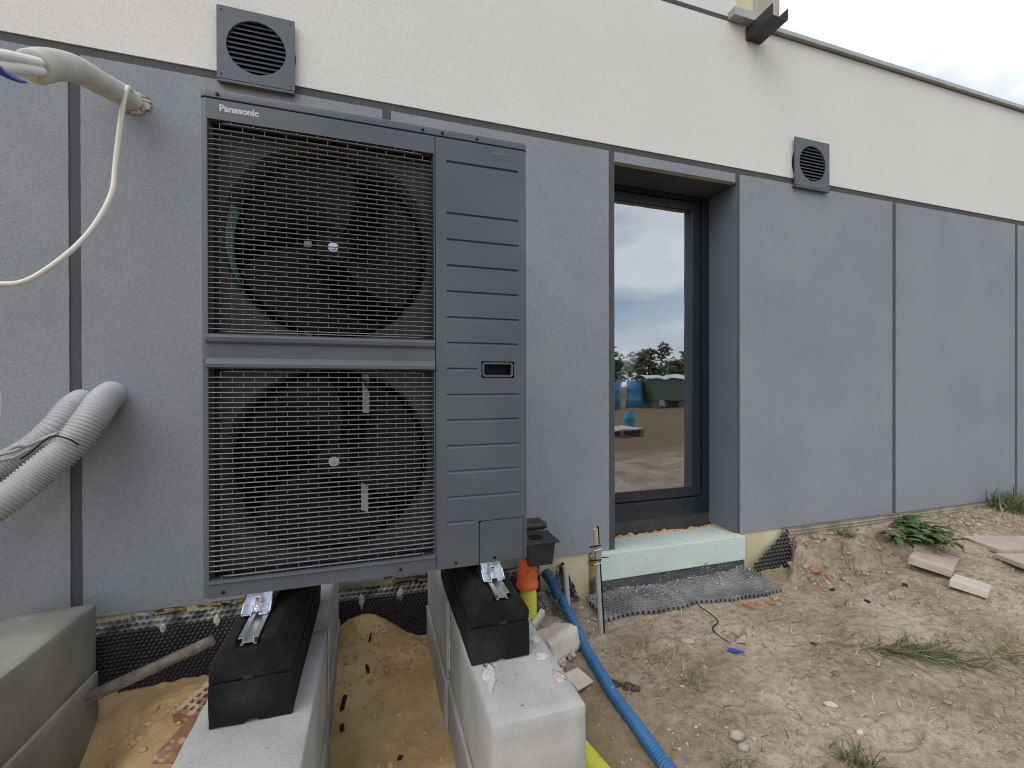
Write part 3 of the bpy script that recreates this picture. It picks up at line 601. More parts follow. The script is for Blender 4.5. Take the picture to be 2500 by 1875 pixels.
# pipe cover plate (wraps the corner)
cv = arc(.7415+.014, .138-.014, .014, 180, 90, 6); pts = cv+[(.887, .138), (.887, .006), (.7415, .006)]
m = MB(); m.prism([(UX+u, UZ+v) for u, v in pts], 'y', UY+.0015, UY+.010); pipe_cover = m.build('pipe_cover', M['casing'], pump, bevel=.0012)
pts = arc(.748+.012, .127-.012, .012, 180, 90, 5)+arc(.880-.008, .127-.008, .008, 90, 0, 5)+[(.880, .02), (.748, .02)]
m = MB(); m.prism([(UX+u, UZ+v) for u, v in pts], 'y', UY+.0006, UY+.0016); m.build('raised_field', M['casing'], pipe_cover, bevel=.0004)
for u, v in ((.048, .0175), (.502, .0195), (.666, .0185), (.790, .0205)):
    m = MB(); m.ring([P3(u, -.003, v), P3(u, -.0026, v), P3(u, .001, v)], lambda i: (.0022, .0042, .0048)[i], 12); m.build('screw', M['black'], pump)
for u in (.040, .570, .628, .735):
    m = MB(); m.ring([P3(u, -.0045, 1.326), P3(u, -.004, 1.326), P3(u, 0, 1.326)], lambda i: (.0022, .0042, .0048)[i], 12); m.build('screw', M['black'], pump)
# lettering
def lettering(txt, u0, v0, w, h, d, nm, mt, bold=0, spacing=1, ext=.0004, shear=0, par=None):
    cu = bpy.data.curves.new(nm, 'FONT'); cu.body = txt; cu.offset = bold; cu.space_character = spacing; cu.extrude = .001
    tmp = bpy.data.objects.new(nm, cu); COL.objects.link(tmp); dg = bpy.context.evaluated_depsgraph_get()
    me = bpy.data.meshes.new_from_object(tmp.evaluated_get(dg)); bpy.data.objects.remove(tmp)
    xs = [v.co.x for v in me.vertices]; ys = [v.co.y for v in me.vertices]
    for v in me.vertices:
        a = (v.co.x-min(xs))/(max(xs)-min(xs)); b2 = (v.co.y-min(ys))/(max(ys)-min(ys)); z = v.co.z
        v.co = P3(u0+a*w, d-(ext if z > 0 else -ext), v0+b2*h)
    me.materials.clear(); me.materials.append(mt); return link(nm, me, par or pump)
lettering('Panasonic', .044, 1.2835, .092, .0185, -.0003, 'silver_lettering', M['logo'], .045, .98, par=fan_panel)
lettering('AQUAREA', .780, 1.2855, .072, .0105, -.0002, 'embossed_lettering', mat('embossed_grey', (.17, .178, .19), rough=.4), .004, 1.12, .0006, par=service)
path = [P3(.778+.080*i/20, -.0004, 1.2825-.0045*math.sin(i/20*3.1)*(1 if i < 14 else .8)-.002*i/20) for i in range(21)]
m = MB().ring(path, lambda i: .0002+.0007*math.sin(i/20*3.14), 6); m.build('embossed_swoosh', mat('embossed_swoosh_grey', (.17, .178, .19), rough=.4), service)
# mounting feet of the pump
for fx in (-.300, .352):
    m = MB(); y0, y1 = 1.292, 1.40
    pts = arc(fx-.036+.010, y0+.010, .010, 180, 270, 5)+[(fx-.008, y0), (fx-.008, y0+.020), (fx+.008, y0+.020), (fx+.008, y0)]+arc(fx+.036-.010, y0+.010, .010, 270, 360, 5)+[(fx+.036, y1), (fx-.036, y1)]
    m.prism(pts, 'z', -.5985, -.5945); m.box(fx-.034, fx+.034, 1.345, 1.349, -.5945, -.5595)
    for sx in (-1, 1): m.prism([(1.300, -.5945), (1.345, -.5945), (1.345, -.563)], 'x', fx+sx*.033-.0015, fx+sx*.033+.0015)
    foot = m.build('mounting_foot', M['galv'], pump, bevel=.0012)
    m = MB(); m.cyl((fx, 1.318, -.600), (fx, 1.318, -.566), .0045, 10); m.build('bolt', M['galv'], foot)
    m = MB(); m.cyl((fx, 1.318, -.5944), (fx, 1.318, -.586), .0095, 6); m.cyl((fx, 1.318, -.5860), (fx, 1.318, -.584), .011, 16); m.build('nut', M['galv'], foot)

# ------------------------------------------------------------------ rubber feet
def roughen(o, cuts, amp, f=22, seed=0):
    bm = bmesh.new(); bm.from_mesh(o.data); bmesh.ops.triangulate(bm, faces=bm.faces)
    for _ in range(cuts):
        es = [e for e in bm.edges if e.calc_length() > .022]
        if not es: break
        bmesh.ops.subdivide_edges(bm, edges=es, cuts=1, use_grid_fill=True)
    bm.normal_update()
    for v, d in [(v, v.normal*amp*(noise.noise(v.co*f+Vector((seed, 0, 0)))+.6*noise.noise(v.co*f*2.7))) for v in bm.verts]: v.co += d
    bm.to_mesh(o.data); bm.free()
def rubber_foot(x0, x1, y0, y1, zb, rx, label):
    t = thing('rubber_foot', label, 'rubber foot', ((x0+x1)/2, (y0+y1)/2, zb), 'rubber feet under the heat pump')
    cx = (x0+x1)/2; zt = -.6035; zs = zt-.058
    m = MB(); m.prism([(x0, zb+.0005), (x0+.075, zb+.0005), (x0+.08, zb+.008), (x1-.08, zb+.008), (x1-.075, zb+.0005), (x1, zb+.0005), (x1, zb+.104), (x0, zb+.104)], 'y', y0, y1)
    roughen(m.build('lower_block', M['rubber'], t, bevel=.008), 6, .0022, 18, x0)
    m = MB(); zl = zb+.1055; s0, s1 = rx-.026, rx+.026
    prof = [(x0, zl), (x1, zl), (x1, zs), (x1-.036, zt), (s1, zt), (s1, zt-.020), (s0, zt-.020), (s0, zt), (x0+.036, zt), (x0, zs)]
    m.prism(prof, 'y', y0+.001, y1); roughen(m.build('upper_block', M['rubber'], t, bevel=.007), 6, .0022, 18, x1)
    m = MB(); m.prism([(rx-.012, zl+.001), (rx+.012, zl+.001), (rx+.009, zl+.010), (rx-.009, zl+.010)], 'y', y0-.0006, y0+.002); m.build('notch', M['gasket'], t)
    m = MB(); w, tt = .0015, .0018; a, b_ = y0+.004, y1-.01; z1 = zt+.003; zf = zt-.014
    for x, y, z, q in ((rx-.022, rx-.0105, z1-tt, z1), (rx+.0105, rx+.022, z1-tt, z1), (rx-.012, rx-.0105, zf, z1-tt), (rx+.0105, rx+.012, zf, z1-tt), (rx-.0105, rx+.0105, zf+.004, zf+.0055), (rx-.018, rx-.012, zf-.001, zf+.0005), (rx+.012, rx+.018, zf-.001, zf+.0005)): m.box(x, y, a, b_, z, q)
    m.build('rail', M['alu'], t)
rubber_foot(-.374, -.194, 1.185, 1.785, -.805, -.290, 'black rubber foot nearer the pipes, on the narrow concrete plinth')
rubber_foot(.2605, .4365, 1.212, 1.812, -.795, .354, 'black rubber foot beside the orange pipe, on concrete plinth')

# ------------------------------------------------------------------ concrete plinths
def plinth(x0, x1, y0, y1, zt, label, seed, zj, ym, mc='concrete'):
    t = thing('concrete_plinth', label, 'plinth', ((x0+x1)/2, (y0+y1)/2, -1.5), 'block plinths standing out from the wall')
    for q, (za, zc) in enumerate(((zj+.004, zt), (-1.52, zj-.004))):
        dx = .006*(1 if q else 0)
        for k, (a, b_) in enumerate(((y0+.0, ym-.004), (ym+.004, y1))):
            ex = -.010 if k else 0
            rough_box(x0-dx+ex, x1+dx+ex, a, b_, za, zc, .03, .0016, .0045, seed+q*3+k).build('concrete_block', M[mc], t, weld=True)
    m = MB(); m.box(x0+.005, x1-.005, y0+.006, y1-.004, zj-.005, zj+.005); m.box(x0+.004, x1-.012, ym-.005, ym+.005, -1.5, zt-.004); m.build('mortar', M['mortar'], t)
    for k in range(6):      # squeezed-out mortar smears
        z = zt-.03-.04*k; m = lump((.006, .03+.02*random.random(), .06), seed+k, 2, .2); sx = x0 if x0 > 0 else x1
        m.v = [(p[0]+sx+(-.0015 if x0 > 0 else .0015), p[1]+ym+random.uniform(-.008, .008), p[2]+z) for p in m.v]; m.build('mortar_smear', M['mortar'], t)
    return t
right_plinth = plinth(.262, .505, .985, 2.205, -.796, 'concrete block plinth under the fan pump beside the blue hose', 1, -1.085, 1.60)
plinth(-.415, -.150, .97, 2.19, -.806, 'concrete block plinth under the rubber foot nearer the pipes', 11, -1.09, 1.575)
plinth(-1.285, -1.035, .75, 2.13, -.852, 'concrete block plinth standing free of the heat pump, cut by the frame', 21, -1.12, 1.42, 'concrete_old')

for k, (x, y, w, l_, mt) in enumerate(((.478, 1.29, .030, .06, 'mortar'), (.470, 1.20, .035, .05, 'mortar'), (.482, 1.10, .028, .05, 'pink_smear'), (.300, 1.16, .034, .10, 'mortar'), (.292, 1.33, .026, .08, 'mortar'))):
    m = lump((w, l_, .004), 200+k, 3, .45); m.v = [(p[0]+x, p[1]+y, p[2]-.7955) for p in m.v]; m.build('mortar_smear', M[mt], right_plinth)
# ------------------------------------------------------------------ pipes and cables
m = corrugated([(-.966, 2.30, 1.215), (-.980, 2.20, 1.203), (-.978, 2.05, 1.150), (-.965, 1.87, 1.085), (-.948, 1.72, 1.000), (-.928, 1.61, .920)], .0390, .0140, .0044)
t = tag(m.build('corrugated_conduit', M['conduit_up']), 'beige corrugated conduit bending out of the wall with white cables', 'conduit', 'corrugated conduits coming out of the wall')
for k, (dx, dz, rr) in enumerate(((-.006, .014, .016), (.008, -.004, .015), (-.010, -.016, .013), (.012, .018, .012))):
    m = tube([(-.930+dx, 1.64, .935+dz), (-.905+dx, 1.5, .855+dz*1.1), (-.865+dx*1.3, 1.36, .772+dz*1.2), (-.83, 1.15, .645+dz), (-1.02, 1.0, .42+dz), (-1.35, .95, -.25+dz), (-1.55+dx, .9, -.95+dz), (-1.75+dx, .8, -1.20+abs(dz))], rr, 90, 14)
    tag(m.build('white_cable', M['cable']), ('upper thick white cable', 'front thick white cable', 'lowest thick white cable', 'thin white cable behind the others')[k]+' leaving the beige conduit end', 'cable', 'white cables in the conduit')
m = MB(); path, _ = spline([(-.850, 1.33, .770), (-.832, 1.318, .742), (-.806, 1.31, .722), (-.782, 1.31, .712), (-.766, 1.312, .711)], 20)
m.add([p+Vector((0, 0, .016*(1-i/19)**.6*(1 if k else -1))) for i, p in enumerate(path) for k in (0, 1)], [(2*i, 2*i+2, 2*i+3, 2*i+1) for i in range(19)], True)
o = m.build('tape_strip', M['blue_tape']); o.modifiers.new('thickness', 'SOLIDIFY').thickness = .001; tag(o, 'strip of dark blue tape on the white cables', 'tape')
m = tube([(-.962, 2.262, 1.215), (-.952, 2.20, 1.222), (-.938, 2.13, 1.195), (-.950, 2.12, 1.10), (-.972, 2.12, .89), (-.975, 2.10, .765), (-1.005, 2.07, .640), (-1.05, 2.04, .535), (-1.115, 2.0, .43), (-1.194, 2.0, .372), (-1.30, 2.0, .355), (-1.6, 2.0, .28), (-1.95, 2.0, -.1), (-2.1, 2.0, -.7), (-2.2, 1.95, -1.22)], .0088, 170, 12)
tag(m.build('thin_cable', M['cable_cream']), 'thin cream cable hanging down from the beige conduit mouth', 'cable')
for k in range(16):
    a = k*2*math.pi/16; q = lump((.030+.012*random.random(), .022, .020), k+50, 2, .45)
    q.v = [(p[0]-.968+.043*math.cos(a), p[1]*.7+2.247, p[2]+1.204+.040*math.sin(a)) for p in q.v]
    q.build('foam_blob', (M['mortar'], M['mortar'], mat('pinkish_foam', (.30, .20, .185), (.40, .32, .30), .8, 60, 3))[k % 3], house)
m = corrugated([(-1.05, 2.33, -.010), (-1.052, 2.22, -.045), (-1.060, 2.13, -.125), (-1.105, 2.085, -.225), (-1.172, 2.05, -.310), (-1.225, 2.0, -.383), (-1.34, 1.93, -.50), (-1.50, 1.84, -.72), (-1.66, 1.76, -1.0), (-1.82, 1.66, -1.20), (-2.1, 1.5, -1.22)], .0525, .0118, .0032, 28)
tag(m.build('corrugated_conduit', M['conduit']), 'thick grey corrugated conduit in front of its twin', 'conduit', 'corrugated conduits coming out of the wall')
m = corrugated([(-1.145, 2.33, -.040), (-1.155, 2.235, -.070), (-1.178, 2.17, -.145), (-1.235, 2.16, -.220), (-1.30, 2.145, -.272), (-1.38, 2.11, -.33), (-1.5, 2.06, -.43), (-1.68, 1.98, -.68), (-1.84, 1.90, -1.0), (-1.98, 1.80, -1.20), (-2.25, 1.66, -1.22)], .0490, .0118, .0032, 28)
tag(m.build('corrugated_conduit', M['conduit']), 'thick grey corrugated conduit half hidden behind its twin', 'conduit', 'corrugated conduits coming out of the wall')
path = []
for i in range(60):
    a = 2*math.pi*i/59; path.append((-1.150+.118*math.cos(a), 2.10+.088*math.sin(a)*.9-.02*math.cos(a), -.225+.02*math.cos(a)+.055*math.sin(a)))
m = MB(); rng = random.Random(3)
for k in range(3):
    pts = [(-1.30+.045*j+rng.uniform(-.01, .01), 2.075-.02*j*.3+rng.uniform(-.006, .006), -.265+.018*j+.012*k+rng.uniform(-.008, .008)) for j in range(5)]
    p2, _ = spline(pts, 16); m.add([p+Vector((0, .002*q, .012*(.5-q))) for p in p2 for q in (0, 1)], [(2*i, 2*i+2, 2*i+3, 2*i+1) for i in range(15)], True)
o = m.build('plastic_film', M['film']); o.modifiers.new('thickness', 'SOLIDIFY').thickness = .0008; tag(o, 'crumpled grey plastic film stuck between the two grey conduits', 'film')
m = tube([(-1.24, 2.075, -.262), (-1.20, 2.058, -.235), (-1.155, 2.045, -.195), (-1.12, 2.03, -.178), (-1.07, 2.020, -.190), (-1.045, 2.028, -.215)], .0030, 40, 8)
tag(m.build('black_tie', M['black']), 'black wire tie around the two grey conduits', 'tie')
m = tube([(-1.5, 1.15, .55), (-1.15, 1.27, .34), (-.90, 1.30, .13), (-.824, 1.30, -.02), (-.88, 1.30, -.13), (-1.2, 1.25, -.45), (-1.5, 1.15, -.9), (-1.7, 1.0, -1.22)], .0125, 70, 12)
tag(m.build('white_cable_loop', M['cable']), 'white cable loop just showing at the picture edge', 'cable')

# drain box, orange and yellow pipe
box = thing('drain_box', 'black plastic drain box with flat lid beside the heat pump', 'drain box', (.78, 2.06, -.89))
m = MB(); m.add([(.712, 2.00, -.775), (.858, 2.00, -.775), (.858, 2.14, -.775), (.712, 2.14, -.775), (.722, 2.012, -.888), (.848, 2.012, -.888), (.848, 2.13, -.888), (.722, 2.13, -.888)], [(0, 1, 2, 3), (7, 6, 5, 4), (0, 4, 5, 1), (1, 5, 6, 2), (2, 6, 7, 3), (3, 7, 4, 0)]); m.build('body', M['gully'], box, bevel=.006)
m = MB(); m.box(.700, .874, 1.985, 2.150, -.774, -.762); lid = m.build('lid', M['gully'], box, bevel=.004)
m = MB(); m.ring([(.775, 2.06, -.7615), (.775, 2.06, -.7585)], lambda i: .036, 24); m.build('ring', M['black'], lid)
m = MB(); m.cyl((.70, 2.155, -.735), (.868, 2.155, -.735), .018, 14); m.box(.70, .865, 2.165, 2.248, -.765, -.722); m.build('hinge', M['gully'], box, bevel=.003)
m = MB(); pp = [(.745, 2.08, -.870), (.742, 2.08, -.905), (.736, 2.08, -.955), (.735, 2.08, -.985), (.736, 2.08, -.990), (.736, 2.08, -1.012)]; m.ring(pp, lambda i: (.044, .046, .052, .052, .056, .056)[i], 28)
tag(m.build('orange_pipe', M['orange']), 'short orange plastic pipe under the black drain box', 'pipe')
m = corrugated([(.738, 2.08, -1.0125), (.742, 2.075, -1.08), (.735, 2.06, -1.20), (.70, 2.0, -1.30)], .040, .0085, .0013)
tag(m.build('yellow_drain_pipe', M['yellow']), 'yellow ribbed drain pipe joined to the orange pipe', 'pipe', 'yellow drain pipes')
m = corrugated([(.585, 1.62, -1.232), (.61, 1.45, -1.215), (.638, 1.30, -1.205), (.668, 1.12, -1.20), (.69, .95, -1.2), (.74, .5, -1.2), (.76, 0, -1.2)], .042, .0085, .0008)
tag(m.build('yellow_drain_pipe', M['yellow']), 'yellow drain pipe on the soil at the foot of the plinth', 'pipe', 'yellow drain pipes')
# blue hose
pts = [(.925, 2.085, -1.095), (.934, 2.03, -1.140), (.936, 1.95, -1.165)]+[(x, y, G(x, y)+.021) for x, y in ((.908, 1.78), (.888, 1.62), (.872, 1.47), (.862, 1.30), (.860, 1.16), (.865, .98), (.875, .80), (.90, .3), (1.0, -.4), (1.2, -1.2))]
m = corrugated(pts, .0205, .0118, .0032, 20); tag(m.build('blue_hose', M['blue']), 'blue corrugated hose lying across the soil', 'hose')
m = corrugated([(.868, 2.16, -.992), (.878, 2.12, -1.01), (.892, 2.09, -1.05), (.905, 2.08, -1.09)], .026, .0108, .0024, 18); tag(m.build('blue_hose', M['blue_dark']), 'dark blue hose stub behind the blue hose start', 'hose')
m = MB().cyl((.968, 2.13, -.957), (.985, 2.12, -1.24), .014, 16); tag(m.build('grey_pipe', M['pvc']), 'thin pale grey pipe coming down from under the wall', 'pipe')
# stake with clamp
st = thing('steel_stake', 'thin pale steel stake with clamp standing before the window', 'stake', (1.035, 1.87, -1.22))
MB().cyl((1.040, 1.868, -1.24), (1.007, 1.868, -.683), .0115, 16).build('tube', M['steel'], st)
MB().cyl((1.062, 1.878, -1.235), (1.026, 1.878, -.676), .0045, 10).build('rod', M['black'], st)
cl = MB(); cl.obox(Matrix.Translation((1.020, 1.868, -.795)) @ Matrix.Rotation(R(3.3), 4, 'Y'), .030, .030, .070); cl = cl.build('clamp', M['metalgrey'], st, bevel=.003)
for z in (-.762, -.828):
    MB().cyl((.972, 1.856, z), (1.030, 1.856, z+.002), .0042, 8).build('clamp_bolt', M['black'], cl)
    MB().cyl((.988, 1.846, z-.014), (1.028, 1.846, z-.012), .0036, 8).build('clamp_bolt', M['galv'], cl)
MB().cyl((1.03, 1.868, -.823), (1.078, 1.868, -.826), .0025, 6).build('wire_end', M['black'], cl)
m = MB().cyl((.778, 2.10, -1.06), (.795, 2.06, -1.22), .012, 8); tag(m.build('short_peg', M['clod']), 'short dark peg beside the yellow pipe', 'peg')

# ------------------------------------------------------------------ dimpled membranes
def dimples(u, v, p=.0215):
    row = math.floor(v/(p*.866)+.5); best = 9
    for r_ in (row-1, row, row+1):
        off = .5*p if r_ % 2 else 0; cxx = math.floor((u-off)/p+.5)*p+off; best = min(best, math.hypot(u-cxx, v-r_*p*.866))
    return 1-sstep(.25*p, .42*p, best)
def sheet(fn, nu, nv, su, sv, depth, keep=None, p=.0205):
    """fn(s,t) -> (point, normal) with s,t in 0..1; su,sv lengths in metres for the dimple lattice"""
    m = MB(); V = []
    for i in range(nu+1):
        for j in range(nv+1):
            s_, t_ = i/nu, j/nv; pt_, n_ = fn(s_, t_); V.append(Vector(pt_)+Vector(n_)*depth*dimples(s_*su, t_*sv, p))
    F = []
    for i in range(nu):
        for j in range(nv):
            if keep and not keep((i+.5)/nu, (j+.5)/nv): continue
            F.append((i*(nv+1)+j, (i+1)*(nv+1)+j, (i+1)*(nv+1)+j+1, i*(nv+1)+j+1))
    return m.add(V, F, True)
# strip along the foundation (lower part) and its splashed top edge as its own part
strip = thing('dimpled_membrane', 'black dimpled membrane strip along the foundation under the heat pump', 'membrane', (0, 2.22, -1.25), 'dimpled membranes at the wall foot')
x0, x1 = -2.4, .86
def f1(s_, t_):
    x = x0+(x1-x0)*s_; z = -1.33+(.36-.055)*t_; return (x, 2.222+.012*fbm(x*3, z*2, 0, 2), z), (0, 1, 0)
sheet(f1, 900, 88, x1-x0, .305, -.009, p=.0185).build('sheet', M['membrane'], strip)
def f2(s_, t_):
    x = x0+(x1-x0)*s_; top = -.974+.008*fbm(x*6, 3, 0, 3); z = -1.025+(top+1.025)*t_; y = 2.222+.012*fbm(x*3, z*2, 0, 2)+.010*t_**2; return (x, y, z), (0, 1, 0)
sheet(f2, 900, 18, x1-x0, .055, .012, p=.026).build('splashed_edge', M['membrane_edge'], strip, label='top edge of the membrane splashed with pale plaster')
for k, x in enumerate((-.185, -.06, .12, -.86, -.66)):
    w = .010+.008*random.random(); h = .02+.022*random.random(); m = lump((w*2, .008, h*2), k+90, 2, .3)
    m.v = [(p[0]*(1 if p[2] > 0 else max(.08, 1+p[2]/h))+x, p[1]+2.214, p[2]-1.018-h*.4) for p in m.v]; m.build('plaster_drip', M['mortar'], strip)
# mat lying on the ground under the window
def f3(s_, t_):
    xl, xr = 1.125, 2.235; x = xl+(xr-xl)*s_+.05*t_*(s_-.3)
    yb = 2.20; yf = 1.945+.035*math.sin(s_*5.2+.6)*(1-s_)+.012*fbm(s_*5, 1, 0, 2); y = yb+(yf-yb)*t_
    zb = max(-1.165, G(x, 2.19)+.03)+.03*sstep(.85, 1.0, s_); z = zb+(-1.182-zb)*t_**.8+.014*fbm(x*4, y*5, 2, 3)+.018*math.sin(t_*3.14)*.4
    return (x, y, max(z, G(x, y)+.022)), (0, 0, -1)
o = sheet(f3, 360, 90, 1.11, .27, .020, p=.028).build('dimpled_membrane', M['membrane_dusty']); tag(o, 'dusty dimpled membrane mat lying on the ground under the window', 'membrane', 'dimpled membranes at the wall foot')
# triangle at the corner of the bank
def f4(s_, t_):
    x = 2.335+.32*s_; z = -1.32+.36*t_; return (x, 2.235-.055*(1-t_), z), (0, 1, 0)
o = sheet(f4, 88, 98, .32, .36, .014, p=.0275, keep=lambda s_, t_: t_ < .44+.56*s_+.02*math.sin(s_*40) and t_ > .30-.30*s_).build('dimpled_membrane', M['membrane']); tag(o, 'dark triangular flap of dimpled membrane against the earth bank', 'membrane', 'dimpled membranes at the wall foot')
# far strip above the bank
def f5(s_, t_):
    x = 2.62+2.45*s_; z = -1.10+.143*t_; return (x, 2.238+.006*fbm(x*4, 2, 0, 2), z), (0, 1, 0)
o = sheet(f5, 560, 34, 2.45, .143, .010, p=.025).build('dimpled_membrane', M['membrane_far']); tag(o, 'tan dusty dimpled strip under the far grey panels', 'membrane', 'dimpled membranes at the wall foot')
# torn pieces round the thin pipe
def f6(s_, t_):
    x = .925+.20*s_-.035*(1-t_)*0; z = -1.20+.235*t_; x = .955+(s_-.35)*(.22-.17*t_)+.02*t_*0; return (x, 2.165+.03*fbm(s_*4, t_*4, 3, 3)+.03*s_, z), (0, 1, 0)
o = sheet(f6, 70, 80, .22, .24, .014, p=.024).build('dimpled_membrane', M['membrane_edge']); tag(o, 'torn pale dusty membrane rag behind the thin grey pipe', 'membrane', 'dimpled membranes at the wall foot')
def f7(s_, t_):
    return (.80+.14*s_, 2.165-.09*(1-t_)+.02*fbm(s_*4, t_*4, 9, 3), -1.235+.145*t_*(.72+.3*math.sin(s_*3+.4))), (0, 1, 0)
o = sheet(f7, 42, 48, .14, .17, .009).build('dimpled_membrane', M['membrane_edge']); tag(o, 'crumpled dark membrane scrap between yellow pipe and blue hose', 'membrane', 'dimpled membranes at the wall foot')

# ------------------------------------------------------------------ boards, bricks, slabs, rubble
def place(m, M4): m.v = [tuple(M4 @ Vector(p)) for p in m.v]; return m
a, b_ = Vector((-1.06, 2.06, -1.185)), Vector((-.655, 2.165, -1.082)); d = (b_-a); Mb = Matrix.Translation((a+b_)/2) @ d.to_track_quat('X', 'Z').to_matrix().to_4x4()
o = place(rough_box(-d.length/2, d.length/2, -.02, .02, -.018, .018, .02, .003, .006, 4), Mb).build('weathered_board', M['wood_old'], weld=True); tag(o, 'weathered grey wooden batten leaning on the black membrane', 'batten')
def perf_brick(loc, rot, label):
    t = thing('perforated_brick', label, 'brick', loc, 'bricks half buried in the sand'); Mx = Matrix.Translation(loc) @ rot
    L, W, H = .24, .115, .065; m = MB(); holes = [(-L/2+.018+i*.030, -L/2+.018+i*.030+.019, -W/2+.016+j*.030, -W/2+.016+j*.030+.016) for i in range(7) for j in range(3)]
    holed(m, (-L/2, L/2), (-W/2, W/2), holes, lambda u, v: (u, v, H/2))
    for u0, u1, v0, v1 in holes:
        z0, z1 = H/2-.04, H/2
        for p, q in (((u0, v0), (u1, v0)), ((u1, v0), (u1, v1)), ((u1, v1), (u0, v1)), ((u0, v1), (u0, v0))): m.quad((p[0], p[1], z1), (p[0], p[1], z0), (q[0], q[1], z0), (q[0], q[1], z1))
        m.quad((u0, v0, z0), (u1, v0, z0), (u1, v1, z0), (u0, v1, z0))
    for p in ([(-L/2, -W/2), (L/2, -W/2), (L/2, W/2), (-L/2, W/2)],):
        for i in range(4): A, B_ = p[i], p[(i+1) % 4]; m.quad((A[0], A[1], H/2), (A[0], A[1], -H/2), (B_[0], B_[1], -H/2), (B_[0], B_[1], H/2))
    place(m, Mx).build('brick_body', M['brick'], t)
perf_brick((-.62, 2.03, -1.243), Matrix.Rotation(R(62), 4, 'Z') @ Matrix.Rotation(R(-6), 4, 'Y'), 'perforated red brick half sunk in sand near the batten')
o = place(rough_box(-.12, .12, -.0575, .0575, -.03, .03, .02, .004, .008, 9), Matrix.Translation((-.63, 1.85, -1.272)) @ Matrix.Rotation(R(72), 4, 'Z') @ Matrix.Rotation(R(8), 4, 'X')).build('mortared_brick', M['brick'], weld=True); tag(o, 'mortar smeared brick sunk in sand beside the concrete plinth', 'brick', 'bricks half buried in the sand')
def slab(nm, sx, sy, sz, loc, rz, rx, ry, mt, label, cat, seed, group=None):
    z = loc[2] if len(loc) > 2 else G(loc[0], loc[1])+sz/2+.004
    o = place(rough_box(-sx/2, sx/2, -sy/2, sy/2, -sz/2, sz/2, max(.012, sx/12), .0018, min(.0028, sz*.2), seed, False), Matrix.Translation((loc[0], loc[1], z)) @ Matrix.Rotation(R(rz), 4, 'Z') @ Matrix.Rotation(R(rx), 4, 'X') @ Matrix.Rotation(R(ry), 4, 'Y')).build(nm, mt, weld=True)
    tag(o, label, cat, group); return o
slab('paving_slab', .345, .195, .045, (3.345, 1.81, -1.098), 22, 7, 2, M['slab'], 'pinkish grey paving slab broken off beside the leafy weed', 'slab', 31, 'loose slabs on the bank')
slab('paving_slab', .17, .15, .040, (3.205, 1.565, -1.130), 20, 6, 4, M['tile'], 'paler slab fragment tucked under the broken paving slab', 'slab', 32, 'loose slabs on the bank')
slab('paving_slab', .75, .225, .030, (4.165, 1.70, -1.050), -18, 2, 0, M['slab'], 'long flat slab by the picture edge, the upper of two', 'slab', 33, 'loose slabs on the bank')
slab('paving_slab', .70, .20, .030, (4.015, 1.495, -1.072), -18, 2, 0, M['slab'], 'long flat slab by the picture edge, the lower of two', 'slab', 34, 'loose slabs on the bank')
o = place(rough_box(-.11, .11, -.075, .075, -.065, .055, .02, .008, .02, 41), Matrix.Translation((.775, 1.83, -1.165)) @ Matrix.Rotation(R(28), 4, 'Z') @ Matrix.Rotation(R(-14), 4, 'X')).build('concrete_lump', M['tile'], weld=True); tag(o, 'pale broken concrete lump between plinth and blue hose', 'concrete lump')
slab('tile_piece', .10, .085, .012, (.775, 1.585, -1.172), 24, 12, 8, M['tile'], 'square beige tile piece leaning near the blue hose', 'tile', 42, 'tile scraps by the plinth')
slab('tile_piece', .085, .022, .05, (.725, 1.90, -1.085), 40, 20, -30, M['tile'], 'curved pale tile shard on top of the concrete lump', 'tile', 43, 'tile scraps by the plinth')
rng = random.Random(11)
for k in range(9):
    x, y = rng.uniform(.70, .83), rng.uniform(1.64, 1.76)
    slab('tile_chip', rng.uniform(.02, .045), rng.uniform(.015, .03), .010, (x, y, G(x, y)+.012+.01*rng.random()), rng.uniform(0, 180), rng.uniform(-30, 30), rng.uniform(-30, 30), M['tile'] if k % 3 else M['slab'], ('grey','pinkish','cream','narrow pale','broad pale','tilted pale','flat pale','tiny pale','pointed pale')[k]+' tile chip lying below the concrete lump', 'tile chip', 60+k, 'tile chips by the plinth')
def stone(nm, x, y, dims, mt, label, cat, seed, group, sharp=False, rz=0, lift=.3):
    m = lump(dims, seed, 2, .2, sharp); z = G(x, y)+dims[2]*lift
    o = place(m, Matrix.Translation((x, y, z)) @ Matrix.Rotation(R(rz), 4, 'Z')).build(nm, mt); tag(o, label, cat, group); return o
stone('stone', 1.385, 1.688, (.075, .035, .026), M['stone'], 'oblong beige stone on the soil below the membrane mat', 'stone', 1, 'loose stones on the soil', rz=-25)
stone('stone', 1.482, 1.239, (.030, .024, .02), M['stone'], 'small grey stone alone on the open soil', 'stone', 2, 'loose stones on the soil')
stone('stone', 1.173, 1.182, (.052, .042, .034), M['stone'], 'rounded stone, upper of a pair near the bottom edge', 'stone', 3, 'loose stones on the soil')
stone('stone', 1.160, 1.142, (.042, .03, .024), M['stone'], 'flat stone, lower of a pair near the bottom edge', 'stone', 4, 'loose stones on the soil')
stone('stone', 1.634, 1.200, (.052, .024, .02), M['tile'], 'pale oblong stone near dry grass stalks', 'stone', 5, 'loose stones on the soil', rz=-40)
stone('stone', 1.60, 1.075, (.026, .022, .02), M['tile'], 'small white stone low on the open soil', 'stone', 6, 'loose stones on the soil')
